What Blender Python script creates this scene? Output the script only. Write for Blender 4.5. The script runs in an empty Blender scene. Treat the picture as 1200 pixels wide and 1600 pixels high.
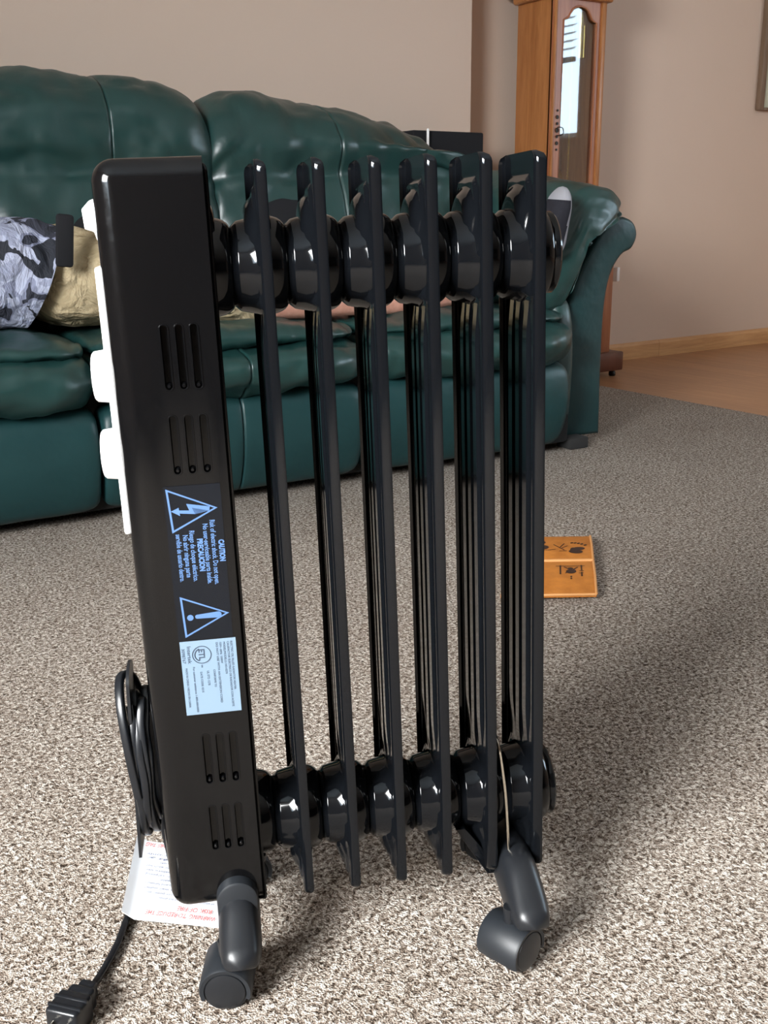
import bpy, bmesh, math, random
from mathutils import Vector, Matrix, noise
random.seed(7)
C = bpy.context.scene.collection
scene = bpy.context.scene
R_ = math.radians

# ------------------------------------------------------------------ camera
def basis(a, p, r):
    f = Vector((math.sin(a)*math.cos(p), math.cos(a)*math.cos(p), -math.sin(p)))
    r0 = Vector((math.cos(a), -math.sin(a), 0)); u0 = r0.cross(f)
    return math.cos(r)*r0 - math.sin(r)*u0, math.sin(r)*r0 + math.cos(r)*u0, f
CAM = Vector((0, 0, .607))
Bw = basis(R_(33.5), R_(16.44), R_(.57))
cam = bpy.data.cameras.new('camera'); cam.sensor_fit = 'HORIZONTAL'; cam.sensor_width = 36
cam.lens = 36*1598.8/1200; cam.clip_start = .02
cob = bpy.data.objects.new('camera', cam); C.objects.link(cob)
m = Matrix((Bw[0], Bw[1], -Bw[2])).transposed().to_4x4(); m.translation = CAM
cob.matrix_world = m; scene.camera = cob

# ------------------------------------------------------------------ light and exposure
vs = scene.view_settings; vs.view_transform = 'Standard'; vs.look = 'None'
vs.exposure = -0.3; vs.gamma = 1.0; vs.use_curve_mapping = False
world = bpy.data.worlds.new('overcast_sky'); scene.world = world; world.use_nodes = True
bg = world.node_tree.nodes['Background']; bg.inputs[0].default_value = (.67, .85, 1, 1); bg.inputs[1].default_value = 20.0
def area(name, loc, rot, sx, sy, power, col, portal=False):
    l = bpy.data.lights.new(name, 'AREA'); l.shape = 'RECTANGLE'; l.size = sx; l.size_y = sy
    l.energy = power; l.color = col
    if portal: l.cycles.is_portal = True
    o = bpy.data.objects.new(name, l); C.objects.link(o); o.location = loc; o.rotation_euler = rot; return o
LX = -1.9
dl = area('daylight_window_left', (LX-.10, -.15, 1.50), (0, R_(-62), 0), 1.0, 1.15, 185, (1, .98, .95)); dl.data.spread = R_(115)
area('sky_portal_right', (4.97, -.3, 1.575), (0, R_(90), 0), 1.05, 1.6, 1, (1, 1, 1), True)
scene.cycles.max_bounces = 8; scene.cycles.diffuse_bounces = 5; scene.cycles.glossy_bounces = 5
scene.cycles.sample_clamp_indirect = 4.0

# ------------------------------------------------------------------ materials
def mat(name, col, rough=.5, metal=0, spec=.5, coat=0, coat_rough=.05, ior=None):
    m = bpy.data.materials.new(name); m.use_nodes = True
    b = m.node_tree.nodes['Principled BSDF']
    b.inputs['Base Color'].default_value = (*col, 1); b.inputs['Roughness'].default_value = rough
    b.inputs['Metallic'].default_value = metal; b.inputs['Specular IOR Level'].default_value = spec
    b.inputs['Coat Weight'].default_value = coat; b.inputs['Coat Roughness'].default_value = coat_rough
    if ior: b.inputs['IOR'].default_value = ior
    return m
def nd(m, t, **kw):
    n = m.node_tree.nodes.new(t)
    for k, v in kw.items():
        if k in n.inputs.keys() if isinstance(k, str) else False: n.inputs[k].default_value = v
        else: setattr(n, k, v)
    return n
def lk(m, a, b): m.node_tree.links.new(a, b)
def bsdf(m): return m.node_tree.nodes['Principled BSDF']
def coords(m, scale=(1, 1, 1), rot=(0, 0, 0), out='Object'):
    tc = m.node_tree.nodes.new('ShaderNodeTexCoord'); mp = m.node_tree.nodes.new('ShaderNodeMapping')
    mp.inputs['Scale'].default_value = scale; mp.inputs['Rotation'].default_value = rot
    lk(m, tc.outputs[out], mp.inputs[0]); return mp.outputs[0]
def noise_n(m, vec, scale, detail=4, rough=.5, dist=0):
    n = m.node_tree.nodes.new('ShaderNodeTexNoise'); n.inputs['Scale'].default_value = scale
    n.inputs['Detail'].default_value = detail; n.inputs['Roughness'].default_value = rough; n.inputs['Distortion'].default_value = dist
    lk(m, vec, n.inputs['Vector']); return n
def ramp(m, fac, stops, interp='LINEAR'):
    r = m.node_tree.nodes.new('ShaderNodeValToRGB'); e = r.color_ramp.elements; r.color_ramp.interpolation = interp
    while len(e) < len(stops): e.new(.5)
    for i, (p, c) in enumerate(stops): e[i].position = p; e[i].color = (*c, 1)
    lk(m, fac, r.inputs[0]); return r.outputs[0]
def bump(m, h, strength, dist, normal=None):
    b = m.node_tree.nodes.new('ShaderNodeBump'); b.inputs['Strength'].default_value = strength; b.inputs['Distance'].default_value = dist
    lk(m, h, b.inputs['Height'])
    if normal: lk(m, normal, b.inputs['Normal'])
    return b.outputs[0]

# leather
M = {}
m = M['leather'] = mat('green_leather', (.012, .052, .046), .36, spec=.55)
v = coords(m); n1 = noise_n(m, v, 6, 4, .55); n2 = noise_n(m, v, 300, 2, .5)
lk(m, ramp(m, n1.outputs['Fac'], [(.3, (.007, .031, .029)), (.75, (.011, .043, .040))]), bsdf(m).inputs['Base Color'])
lk(m, ramp(m, n1.outputs['Fac'], [(.3, (.30,)*3), (.8, (.48,)*3)]), bsdf(m).inputs['Roughness'])
nw = noise_n(m, coords(m, (9, 6, 7)), 1, 3, .5, .5)
bb = bump(m, nw.outputs['Fac'], .22, .02); lk(m, bump(m, n2.outputs['Fac'], .12, .001, bb), bsdf(m).inputs['Normal'])
m = M['leather_flat'] = mat('green_leather_taut', (.026, .090, .088), .42, spec=.35)
v = coords(m); n1 = noise_n(m, v, 5, 4, .6); n2 = noise_n(m, v, 300, 2, .5)
lk(m, ramp(m, n1.outputs['Fac'], [(.3, (.0065, .031, .033)), (.75, (.010, .041, .043))]), bsdf(m).inputs['Base Color'])
lk(m, bump(m, n2.outputs['Fac'], .12, .001, bump(m, n1.outputs['Fac'], .25, .03)), bsdf(m).inputs['Normal'])
M['stitch'] = mat('green_thread', (.05, .14, .13), .7)
M['dark_gap'] = mat('dark_underside', (.01, .01, .01), .9)

# carpet
m = M['carpet'] = mat('speckled_carpet', (.4, .35, .3), 1.0, spec=.05)
v = coords(m)
nA = noise_n(m, v, 225, 2, .55, .8); nB = noise_n(m, v, 620, 2, .5); nC = noise_n(m, v, 3.0, 3, .6)
mx = m.node_tree.nodes.new('ShaderNodeMix'); mx.data_type = 'FLOAT'; mx.inputs[0].default_value = .35
lk(m, nA.outputs['Fac'], mx.inputs[2]); lk(m, nB.outputs['Fac'], mx.inputs[3])
col = ramp(m, mx.outputs[0], [(.37, (.050, .036, .026)), (.44, (.20, .155, .122)), (.52, (.40, .345, .295)), (.61, (.76, .71, .64))])
hv = m.node_tree.nodes.new('ShaderNodeMix'); hv.data_type = 'RGBA'; hv.blend_type = 'MULTIPLY'; hv.inputs[0].default_value = .6
lk(m, col, hv.inputs[6]); lk(m, ramp(m, nC.outputs['Fac'], [(.35, (.85, .83, .82)), (.65, (1, 1, 1))]), hv.inputs[7])
lk(m, hv.outputs[2], bsdf(m).inputs['Base Color'])
lk(m, bump(m, mx.outputs[0], 1.0, .008), bsdf(m).inputs['Normal'])

# woods
def wood(name, c1, c2, rough, scale, axis, bumpv=.1, ringscale=1.0):
    m = mat(name, c1, rough, spec=.4)
    s = [14, 14, 14]; s[axis] = 1.2
    v = coords(m, tuple(a*ringscale for a in s)); n = noise_n(m, v, 1.6, 6, .6, 1.5); n2 = noise_n(m, v, 14, 3, .6)
    mx = m.node_tree.nodes.new('ShaderNodeMix'); mx.data_type = 'FLOAT'; mx.inputs[0].default_value = .3
    lk(m, n.outputs['Fac'], mx.inputs[2]); lk(m, n2.outputs['Fac'], mx.inputs[3])
    lk(m, ramp(m, mx.outputs[0], [(.35, c2), (.6, c1)]), bsdf(m).inputs['Base Color'])
    lk(m, bump(m, mx.outputs[0], bumpv, .002), bsdf(m).inputs['Normal'])
    return m
M['clock_side'] = wood('honey_oak', (.40, .165, .055), (.27, .098, .030), .35, 1, 2)
M['clock_front'] = wood('cherry_wood', (.36, .135, .062), (.27, .090, .040), .35, 1, 2)
M['clock_dark'] = wood('dark_cherry_wood', (.11, .032, .016), (.075, .022, .012), .35, 1, 2)
M['skirting'] = wood('pine_skirting', (.58, .33, .15), (.42, .21, .085), .4, 1, 0)
m = M['planks'] = wood('laminate_planks', (.40, .205, .100), (.31, .150, .070), .33, 1, 1, .03)
v = coords(m); 
br = m.node_tree.nodes.new('ShaderNodeTexBrick'); br.inputs['Scale'].default_value = 1; br.inputs['Mortar Size'].default_value = .0015
br.inputs['Brick Width'].default_value = 1.2; br.inputs['Row Height'].default_value = .12
br.inputs['Color1'].default_value = (.88, .88, .88, 1); br.inputs['Color2'].default_value = (1, 1, 1, 1); br.inputs['Mortar'].default_value = (.6, .55, .5, 1)
lk(m, coords(m, rot=(0, 0, R_(90))), br.inputs['Vector'])
old = bsdf(m).inputs['Base Color'].links[0].from_socket
mm = m.node_tree.nodes.new('ShaderNodeMix'); mm.data_type = 'RGBA'; mm.blend_type = 'MULTIPLY'; mm.inputs[0].default_value = 1
lk(m, old, mm.inputs[6]); lk(m, br.outputs['Color'], mm.inputs[7]); lk(m, mm.outputs[2], bsdf(m).inputs['Base Color'])

# walls
m = M['wall'] = mat('beige_wall_paint', (.47, .37, .305), .55, spec=.35)
v = coords(m); nn = noise_n(m, v, 60, 4, .6); lk(m, bump(m, nn.outputs['Fac'], .08, .004), bsdf(m).inputs['Normal'])
lk(m, ramp(m, noise_n(m, v, 1.3, 3).outputs['Fac'], [(.3, (.582, .451, .358)), (.7, (.608, .470, .377))]), bsdf(m).inputs['Base Color'])
M['ceiling'] = mat('white_ceiling_paint', (.75, .74, .72), .8)
M['bounce_cut'] = wood('bounce_cutting_panelling', (.045, .024, .014), (.03, .015, .009), .5, 1, 2)  # made-up dark finish for the unseen front wall, cuts bounced light
M['white_trim'] = mat('white_window_trim', (.8, .8, .78), .4)

# heater
M['gloss'] = mat('black_gloss_enamel', (.0028, .0033, .0042), .085, spec=.27)
M['fin_flange'] = M['gloss']
m = M['case'] = mat('black_gloss_case', (.0025, .0025, .0028), .16, spec=.30)
v = coords(m); nn = noise_n(m, v, 130, 3, .7)
lk(m, ramp(m, nn.outputs['Fac'], [(.35, (.09,)*3), (.7, (.16,)*3)]), bsdf(m).inputs['Roughness'])
M['plastic'] = mat('matte_black_plastic', (.008, .009, .011), .36, spec=.4)
M['plastic_rough'] = mat('textured_black_plastic', (.010, .012, .015), .48, spec=.4)
M['rubber'] = mat('black_cord_rubber', (.006, .007, .009), .30, spec=.4)
M['white_plastic'] = mat('white_plastic', (.86, .86, .86), .35)
M['chrome'] = mat('chrome', (.62, .58, .5), .18, metal=1)
M['sticker_black'] = mat('black_sticker', (.0025, .004, .007), .14, spec=.3)
M['sticker_blue'] = mat('pale_blue_print', (.075, .15, .31), .45)
M['sticker_silver'] = mat('pale_silver_sticker', (.165, .235, .31), .4)
M['ink'] = mat('dark_blue_ink', (.03, .045, .075), .6)
M['ink_red'] = mat('red_ink', (.62, .07, .06), .6)
M['ink_grey'] = mat('grey_ink', (.14, .16, .24), .6)
M['paper'] = mat('white_paper', (.62, .64, .67), .6)
M['slot'] = mat('slot_black', (.003, .003, .003), .2)
# others
M['black_cloth'] = mat('charcoal_fabric', (.012, .012, .014), .9, spec=.2)
M['brass'] = mat('brass', (.75, .60, .18), .2, metal=1)
M['dark_iron'] = mat('dark_iron', (.03, .025, .02), .5, metal=.7)
M['glass'] = mat('clock_glass', (1, 1, 1), .02, ior=1.62); bsdf(M['glass']).inputs['Transmission Weight'].default_value = 1
m = M['tan_leather'] = mat('tan_leather', (.50, .175, .028), .42)
v = coords(m); nn = noise_n(m, v, 40, 4, .6)
lk(m, ramp(m, nn.outputs['Fac'], [(.3, (.40, .135, .020)), (.7, (.56, .205, .035))]), bsdf(m).inputs['Base Color'])
lk(m, bump(m, noise_n(m, v, 500, 2).outputs['Fac'], .15, .001), bsdf(m).inputs['Normal'])
M['tan_edge'] = mat('worn_tan_edge', (.62, .30, .11), .5)
M['burnt'] = mat('burnt_leather_mark', (.035, .014, .008), .6)
m = M['skin'] = mat('skin', (.52, .27, .20), .5)
bsdf(m).inputs['Subsurface Weight'].default_value = .08
v = coords(m); lk(m, ramp(m, noise_n(m, v, 60, 4, .7).outputs['Fac'], [(.3, (.46, .215, .155)), (.7, (.58, .315, .24))]), bsdf(m).inputs['Base Color'])
m = M['khaki'] = mat('khaki_cotton', (.36, .29, .17), .9, spec=.15)
v = coords(m); nn = noise_n(m, v, 600, 2); lk(m, ramp(m, noise_n(m, v, 30, 4).outputs['Fac'], [(.3, (.33, .262, .155)), (.7, (.44, .355, .225))]), bsdf(m).inputs['Base Color'])
lk(m, bump(m, nn.outputs['Fac'], .3, .001, bump(m, noise_n(m, coords(m, (10, 22, 10)), 1, 4, .55, 1.5).outputs['Fac'], .7, .04)), bsdf(m).inputs['Normal'])
m = M['camo'] = mat('grey_camouflage_cloth', (.3, .32, .42), .8, spec=.25)
v = coords(m, (1, 1, 1)); nn = noise_n(m, v, 17, 2, .45, .8); n3 = noise_n(m, coords(m, (1, 1.3, 1)), 23, 2, .4, .6)
c1 = ramp(m, nn.outputs['Fac'], [(0, (.030, .032, .045)), (.425, (.20, .215, .30)), (.50, (.36, .385, .50)), (.60, (.26, .28, .375))], 'CONSTANT')
mm = m.node_tree.nodes.new('ShaderNodeMix'); mm.data_type = 'RGBA'
lk(m, ramp(m, n3.outputs['Fac'], [(0, (0, 0, 0)), (.575, (1, 1, 1))], 'CONSTANT'), mm.inputs[0]); lk(m, c1, mm.inputs[6]); mm.inputs[7].default_value = (.022, .024, .032, 1)
lk(m, mm.outputs[2], bsdf(m).inputs['Base Color'])
lk(m, bump(m, noise_n(m, coords(m, (22, 8, 12)), 1, 4, .55, 1.2).outputs['Fac'], .6, .04), bsdf(m).inputs['Normal'])
M['sock_dark'] = mat('charcoal_sock_knit', (.022, .022, .028), .95, spec=.1)
M['sock_grey'] = mat('grey_sock_knit', (.30, .30, .33), .95, spec=.1)
for k in ('sock_dark', 'sock_grey'):
    m = M[k]; lk(m, bump(m, noise_n(m, coords(m), 500, 2).outputs['Fac'], .5, .002), bsdf(m).inputs['Normal'])
M['hair'] = mat('brown_hair', (.05, .03, .02), .7)
M['picture'] = mat('pale_green_mat', (.50, .52, .40), .6)
M['frame_wood'] = wood('brown_frame_wood', (.20, .13, .085), (.14, .09, .055), .5, 1, 2)

# ------------------------------------------------------------------ mesh helpers
def link(name, me, mt, parent=None, smooth=True, sharp=40):
    o = bpy.data.objects.new(name, me); C.objects.link(o)
    if mt is not None:
        me.materials.clear()
        for q in (mt if isinstance(mt, (list, tuple)) else [mt]): me.materials.append(q)
    if smooth:
        me.polygons.foreach_set('use_smooth', [True]*len(me.polygons))
        if sharp: me.set_sharp_from_angle(angle=R_(sharp))
    if parent: o.parent = parent
    return o
def from_data(name, V, F, mt, parent=None, smooth=True, sharp=40, off=(0, 0, 0)):
    me = bpy.data.meshes.new(name)
    me.from_pydata([tuple(Vector(v)-Vector(off)) for v in V], [], F); me.update()
    bm = bmesh.new(); bm.from_mesh(me); bmesh.ops.recalc_face_normals(bm, faces=bm.faces); bm.to_mesh(me); bm.free()
    return link(name, me, mt, parent, smooth, sharp)
def from_bm(name, bm, mt, parent=None, smooth=True, sharp=40, off=(0, 0, 0), xf=None):
    if xf is not None: bmesh.ops.transform(bm, matrix=xf, verts=bm.verts)
    bmesh.ops.translate(bm, vec=-Vector(off), verts=bm.verts)
    bmesh.ops.recalc_face_normals(bm, faces=bm.faces)
    me = bpy.data.meshes.new(name); bm.to_mesh(me); bm.free()
    return link(name, me, mt, parent, smooth, sharp)
def bbox(bm, lo, hi, bev=0, seg=2):
    r = bmesh.ops.create_cube(bm, size=1); vs_ = r['verts']
    for v in vs_: v.co = Vector([lo[i] + (v.co[i]+.5)*(hi[i]-lo[i]) for i in range(3)])
    if bev:
        es = list({e for v in vs_ for e in v.link_edges})
        bmesh.ops.bevel(bm, geom=es, offset=bev, segments=seg, profile=.5, affect='EDGES')
def box(name, lo, hi, mt, parent=None, bev=0, seg=2, off=(0, 0, 0), xf=None):
    bm = bmesh.new(); bbox(bm, lo, hi, bev, seg); return from_bm(name, bm, mt, parent, True, 40, off, xf)
def lathe_data(prof, seg=48, axis='x', center=(0, 0, 0), V=None, F=None):
    """prof: list of (a, r) along axis"""
    V = [] if V is None else V; F = [] if F is None else F; b = len(V); c = Vector(center)
    for (a, r) in prof:
        for k in range(seg):
            t = 2*math.pi*k/seg; u, w = r*math.cos(t), r*math.sin(t)
            p = {'x': (a, u, w), 'y': (u, a, w), 'z': (u, w, a)}[axis]; V.append(tuple(c+Vector(p)))
    n = len(prof)
    for i in range(n-1):
        for k in range(seg):
            k2 = (k+1) % seg; F.append((b+i*seg+k, b+i*seg+k2, b+(i+1)*seg+k2, b+(i+1)*seg+k))
    F.append(tuple(b+k for k in range(seg))); F.append(tuple(b+(n-1)*seg+k for k in range(seg)))
    return V, F
def smooth_path(P, sub=8, closed=False):
    P = [Vector(p) for p in P]; n = len(P); out = []
    rng = range(n if closed else n-1)
    for i in rng:
        if closed: p0, p1, p2, p3 = P[(i-1) % n], P[i], P[(i+1) % n], P[(i+2) % n]
        else: p0, p1, p2, p3 = P[max(i-1, 0)], P[i], P[i+1], P[min(i+2, n-1)]
        for k in range(sub):
            t = k/sub
            out.append(.5*((2*p1)+(-p0+p2)*t+(2*p0-5*p1+4*p2-p3)*t*t+(-p0+3*p1-3*p2+p3)*t**3))
    if not closed: out.append(P[-1])
    return out
def tube_data(P, rad, seg=12, closed=False, prof=None, V=None, F=None, up=Vector((0, 0, 1))):
    """sweep circle (or profile list of 2d pts) along P; rad float or list"""
    V = [] if V is None else V; F = [] if F is None else F; b = len(V)
    if prof is None: prof = [(math.cos(2*math.pi*k/seg), math.sin(2*math.pi*k/seg)) for k in range(seg)]
    seg = len(prof); n = len(P); nrm = None
    for i, p in enumerate(P):
        if closed: t = (P[(i+1) % n]-P[i-1]).normalized()
        else: t = (P[min(i+1, n-1)]-P[max(i-1, 0)]).normalized()
        if nrm is None:
            nrm = up - t*up.dot(t)
            if nrm.length < 1e-3: nrm = Vector((1, 0, 0)) - t*t.x
            nrm.normalize()
        else: nrm = (nrm - t*nrm.dot(t)).normalized()
        bi = t.cross(nrm); r = rad[i] if isinstance(rad, (list, tuple)) else rad
        for (a, c) in prof: V.append(tuple(p + nrm*(a*r) + bi*(c*r)))
    for i in range(n if closed else n-1):
        j = (i+1) % n
        for k in range(seg):
            k2 = (k+1) % seg; F.append((b+i*seg+k, b+i*seg+k2, b+j*seg+k2, b+j*seg+k))
    if not closed:
        F.append(tuple(b+k for k in range(seg))); F.append(tuple(b+(n-1)*seg+k for k in range(seg)))
    return V, F
def tube(name, P, rad, mt, parent=None, seg=12, closed=False, prof=None, off=(0, 0, 0), up=Vector((0, 0, 1))):
    V, F = tube_data([Vector(p) for p in P], rad, seg, closed, prof, up=up)
    return from_data(name, V, F, mt, parent, True, 50, off)
def prism(name, poly, frame, depth, mt, parent=None, off=(0, 0, 0), bev=0, smooth=False):
    """poly 2d list in frame (origin, ex, ey, en), extruded along en by depth"""
    o, ex, ey, en = [Vector(q) for q in frame]
    bm = bmesh.new(); vs_ = [bm.verts.new(o+ex*a+ey*b) for a, b in poly]; f = bm.faces.new(vs_)
    r = bmesh.ops.extrude_face_region(bm, geom=[f]); nv = [g for g in r['geom'] if isinstance(g, bmesh.types.BMVert)]
    bmesh.ops.translate(bm, vec=en*depth, verts=nv)
    if bev: bmesh.ops.bevel(bm, geom=[e for e in bm.edges], offset=bev, segments=2, profile=.5, affect='EDGES')
    bmesh.ops.triangulate(bm, faces=[f for f in bm.faces if len(f.verts) > 4])
    return from_bm(name, bm, mt, parent, smooth, 35, off)
def text(name, s, size, frame, mt, parent=None, off=(0, 0, 0), align='LEFT', width=None, bold=0):
    o, ex, ey, en = [Vector(q) for q in frame]
    cu = bpy.data.curves.new(name, 'FONT'); cu.body = s; cu.size = size; cu.align_x = align; cu.extrude = .00004/1
    cu.offset = bold; cu.resolution_u = 2
    t = bpy.data.objects.new(name, cu); C.objects.link(t)
    dg = bpy.context.evaluated_depsgraph_get(); me = bpy.data.meshes.new_from_object(t.evaluated_get(dg))
    bpy.data.objects.remove(t); bpy.data.curves.remove(cu)
    xs = [v.co.x for v in me.vertices] or [0, 1]
    k = 1 if not width else width/(max(xs)-min(xs))
    x0 = min(xs) if width else 0
    for v in me.vertices: v.co = o + ex*((v.co.x-x0)*k) + ey*v.co.y + en*(v.co.z+.00012) - Vector(off)
    return link(name, me, mt, parent, False)
def sstep(a, b, x):
    t = max(0, min(1, (x-a)/(b-a))); return t*t*(3-2*t)
def empty(name, loc, rot=(0, 0, 0)):
    o = bpy.data.objects.new(name, None); C.objects.link(o); o.location = loc; o.rotation_euler = rot; o.empty_display_size = .1; return o
def tag(o, label, cat, group=None):
    o['label'] = label; o['category'] = cat
    if group: o['group'] = group
    return o
def struct(o): o['kind'] = 'structure'; return o
def px(x, y, z=None, Y=None, X=None):
    """direction of a pixel of the 1200x1600 frame cut by a real plane of the room (surveying helper)"""
    d = (x-600)/1598.8*Bw[0] - (y-800)/1598.8*Bw[1] + Bw[2]
    t = (z-CAM.z)/d.z if z is not None else ((Y-CAM.y)/d.y if Y is not None else (X-CAM.x)/d.x)
    return CAM + d*t

# ================================================================== ROOM
WY, WYL, RX, FY, CH = 3.02, 2.90, 4.95, -6.5, 2.45
struct(box('floor', (LX-.1, FY-.1, -.08), (RX+.1, WY+.1, -.012), M['planks']))
struct(box('floor_carpet', (LX, FY, -.012), (2.645, WY, 0), M['carpet'], bev=.003))
bm = bmesh.new(); bbox(bm, (2.645, FY, -.012), (RX, WY, -.004)); struct(from_bm('floor_laminate', bm, M['planks'], smooth=False))
JX = px(737, 100, Y=WYL).x
struct(box('wall_back', (JX-.02, WY, -.05), (RX+.1, WY+.1, CH), M['wall']))
struct(box('wall_behind_sofa', (LX-.1, WYL, -.05), (JX, WY+.1, CH), M['wall'], bev=.004))
def wall_with_window(name, axis, c0, c1, a0, a1, w0, w1, z0, z1):
    bm = bmesh.new()
    def q(a, b, za, zb):
        if axis == 'x': bbox(bm, (c0, a, za), (c1, b, zb))
        else: bbox(bm, (a, c0, za), (b, c1, zb))
    q(a0, w0, -.05, CH); q(w1, a1, -.05, CH); q(w0, w1, -.05, z0); q(w0, w1, z1, CH)
    return struct(from_bm(name, bm, M['wall'], smooth=False))
wall_with_window('wall_left', 'x', LX-.12, LX, FY-.1, WY+.1, -.80, .50, .85, 2.10)
wall_with_window('wall_right', 'x', RX, RX+.12, FY-.1, WY+.1, -1.10, .38, 1.05, 2.10)
struct(box('wall_front', (LX-.1, FY-.12, -.05), (RX+.1, FY, CH), M['bounce_cut']))  # out of view behind the camera; darkened to keep heater reflections black
struct(box('ceiling', (LX-.1, FY-.1, CH), (RX+.1, WY+.1, CH+.08), M['ceiling']))
def window(name, axis, c, a0, a1, z0, z1, t=.05, mull=()):
    bm = bmesh.new()
    def q(a, b, za, zb, d=.03):
        if axis == 'x': bbox(bm, (c-d, a, za), (c+d, b, zb))
        else: bbox(bm, (a, c-d, za), (b, c+d, zb))
    q(a0, a0+t, z0, z1); q(a1-t, a1, z0, z1); q(a0, a1, z0, z0+t); q(a0, a1, z1-t, z1)
    for k in mull: q(k-t/2, k+t/2, z0, z1)
    return struct(from_bm(name, bm, M['white_trim'], smooth=False))
window('window_1', 'x', LX-.02, -.80, .50, .85, 2.10, .04)
window('window_2', 'x', RX+.06, -1.10, .38, 1.05, 2.10, .03)
# blinds half lowered over the right window
bl = empty('window_blinds', (RX-.03, -.3, 2.12)); tag(bl, 'white slatted venetian blinds half lowered over the right-hand window', 'blinds')
off = bl.location
box('headrail', (RX-.07, -1.12, 2.08), (RX-.01, .42, 2.14), M['white_trim'], bl, .004, off=off)
box('bottom_rail', (RX-.06, -1.08, 1.50), (RX-.02, .37, 1.53), M['white_trim'], bl, .004, off=off)
V, F = [], []
bm = bmesh.new()
for i in range(11): 
    z = 1.58+i*.045
    r = bmesh.ops.create_cube(bm, size=1)
    for v_ in r['verts']:
        x_, y_, z_ = v_.co; x2 = x_*.045; z2 = z_*.002; a = R_(25)
        v_.co = Vector((RX-.04+x2*math.cos(a)-z2*math.sin(a), -.355+y_*1.45, z+x2*math.sin(a)+z2*math.cos(a)))
from_bm('slats', bm, M['white_trim'], bl, False, off=off)
# skirting
bj = px(1030, 555, z=0).x
for i, (a, b) in enumerate(((JX, bj-.0007), (bj+.0007, RX))):
    poly = [(0, -.004), (.013, -.004), (.013, .052), (.009, .061), (.005, .065), (0, .065)]
    struct(prism('baseboard_back' if i == 0 else 'baseboard_right', poly, ((a, WY, 0), (0, -1, 0), (0, 0, 1), (1, 0, 0)), b-a, M['skirting'], bev=0))

# ================================================================== SOFA
SO = Vector((0, 1.995, 0)); sofa = empty('recliner_sofa', SO, (0, 0, R_(-4)))
tag(sofa, 'dark green leather three-seat recliner sofa with puffy cushions behind the heater', 'sofa')
def fbm(p, s, seed=0, oct=3):
    r = 0; a = 1
    for k in range(oct):
        r += a*noise.noise(Vector(p)*s + Vector((seed*7.3, seed*3.1, k*5.7))); a *= .5; s *= 2.1
    return r
def loft(name, x0, x1, prof, mt, parent, n=44, p=5, amp=.006, sc=7, seed=1, stretch=(1, 1, 1), seam=None, off=None, wr=0, wrs=(30, 5, 5), squash=.0):
    """closed profile loops (y,z) swept along local x, rounded shut at both ends"""
    V, F = [], []; m_ = None
    us = []
    for i in range(n+1):
        t = -math.cos(math.pi*i/n); us.append((t*.75+.25*(2*i/n-1)))
    us[0], us[-1] = -1, 1
    if seam is not None:
        us = sorted(us + [seam-.02, seam-.01, seam-.005, seam, seam+.005, seam+.01, seam+.02])
    for t in us:
        u = (t+1)/2; x = x0+(x1-x0)*u
        L = prof(u); m_ = len(L)
        cy = sum(q[0] for q in L)/m_; cz = sum(q[1] for q in L)/m_
        ar_ = sum(L[k-1][0]*L[k][1]-L[k][0]*L[k-1][1] for k in range(m_)); sgn = 1 if ar_ > 0 else -1
        s = max(0.001, 1-abs(t)**p)**(1/p*1.4)
        s = .02+.98*s
        for k, (y, z) in enumerate(L):
            q = Vector((x, cy+(y-cy)*s, cz+(z-cz)*s))
            y0, z0 = L[k-1]; y2, z2 = L[(k+1) % m_]
            nr = Vector((0, (z2-z0), -(y2-y0)))*sgn; 
            if nr.length > 0: nr.normalize()
            d = amp*fbm((q.x*stretch[0], q.y*stretch[1], q.z*stretch[2]), sc, seed)
            if wr:
                w = noise.noise(Vector((q.x*wrs[0], q.y*wrs[1], q.z*wrs[2]+seed)))
                d -= wr*max(0, 1-abs(w)*4)
            if seam is not None: d -= .005*math.exp(-((t-seam)/.008)**2)
            V.append(tuple(q+nr*d*min(1, s*1.2)))
    for i in range(len(us)-1):
        for k in range(m_):
            k2 = (k+1) % m_; F.append((i*m_+k, i*m_+k2, (i+1)*m_+k2, (i+1)*m_+k))
    F.append(tuple(range(m_))); F.append(tuple((len(us)-1)*m_+k for k in range(m_)))
    return from_data(name, V, F, mt, parent, True, 0)
def rloop(pts, sub=5): return [(p.x, p.y) for p in smooth_path([(a, b, 0) for a, b in pts], sub, True)]
seats = [(.03, .625), (.628, 1.215), (1.222, 1.80)]
for i, (a, b) in enumerate(seats):
    # base front panel
    def pr(u): return rloop([(.020, .035), (-.012, .11), (-.018, .185), (.0, .236), (.06, .242), (.10, .19), (.10, .06), (.06, .03)])
    loft('footrest_panel', a, b, pr, M['leather_flat'], sofa, 40, 14, .003, 5, 3+i, seam=0 if i != 0 else None)
    # fat front roll of the seat
    def pr(u):
        d = .010*math.sin(u*math.pi)
        return rloop([(.02, .236), (-.045-d, .258), (-.066-d, .295), (-.048-d, .328), (.0, .345), (.10, .349), (.30, .345), (.50, .343), (.50, .25), (.25, .236)])
    loft('seat_cushion', a-.004, b+.004, pr, M['leather'], sofa, 56, 7, .011, 8, 11+i, (1, 1, 2), seam=0, wr=.004, wrs=(16, 4, 9))
    def pr(u):
        d = .020*math.sin(u*math.pi)
        return rloop([(.03, .334), (-.008, .338), (-.024, .350+d*.3), (.0, .362+d*.8), (.08, .366+d), (.25, .366+d), (.46, .362+d), (.53, .355), (.50, .33), (.25, .330)])
    loft('seat_pad', a+.002, b-.002, pr, M['leather'], sofa, 56, 8, .010, 9, 21+i, (1, 1, 1), wr=.005, wrs=(20, 5, 10))
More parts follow.
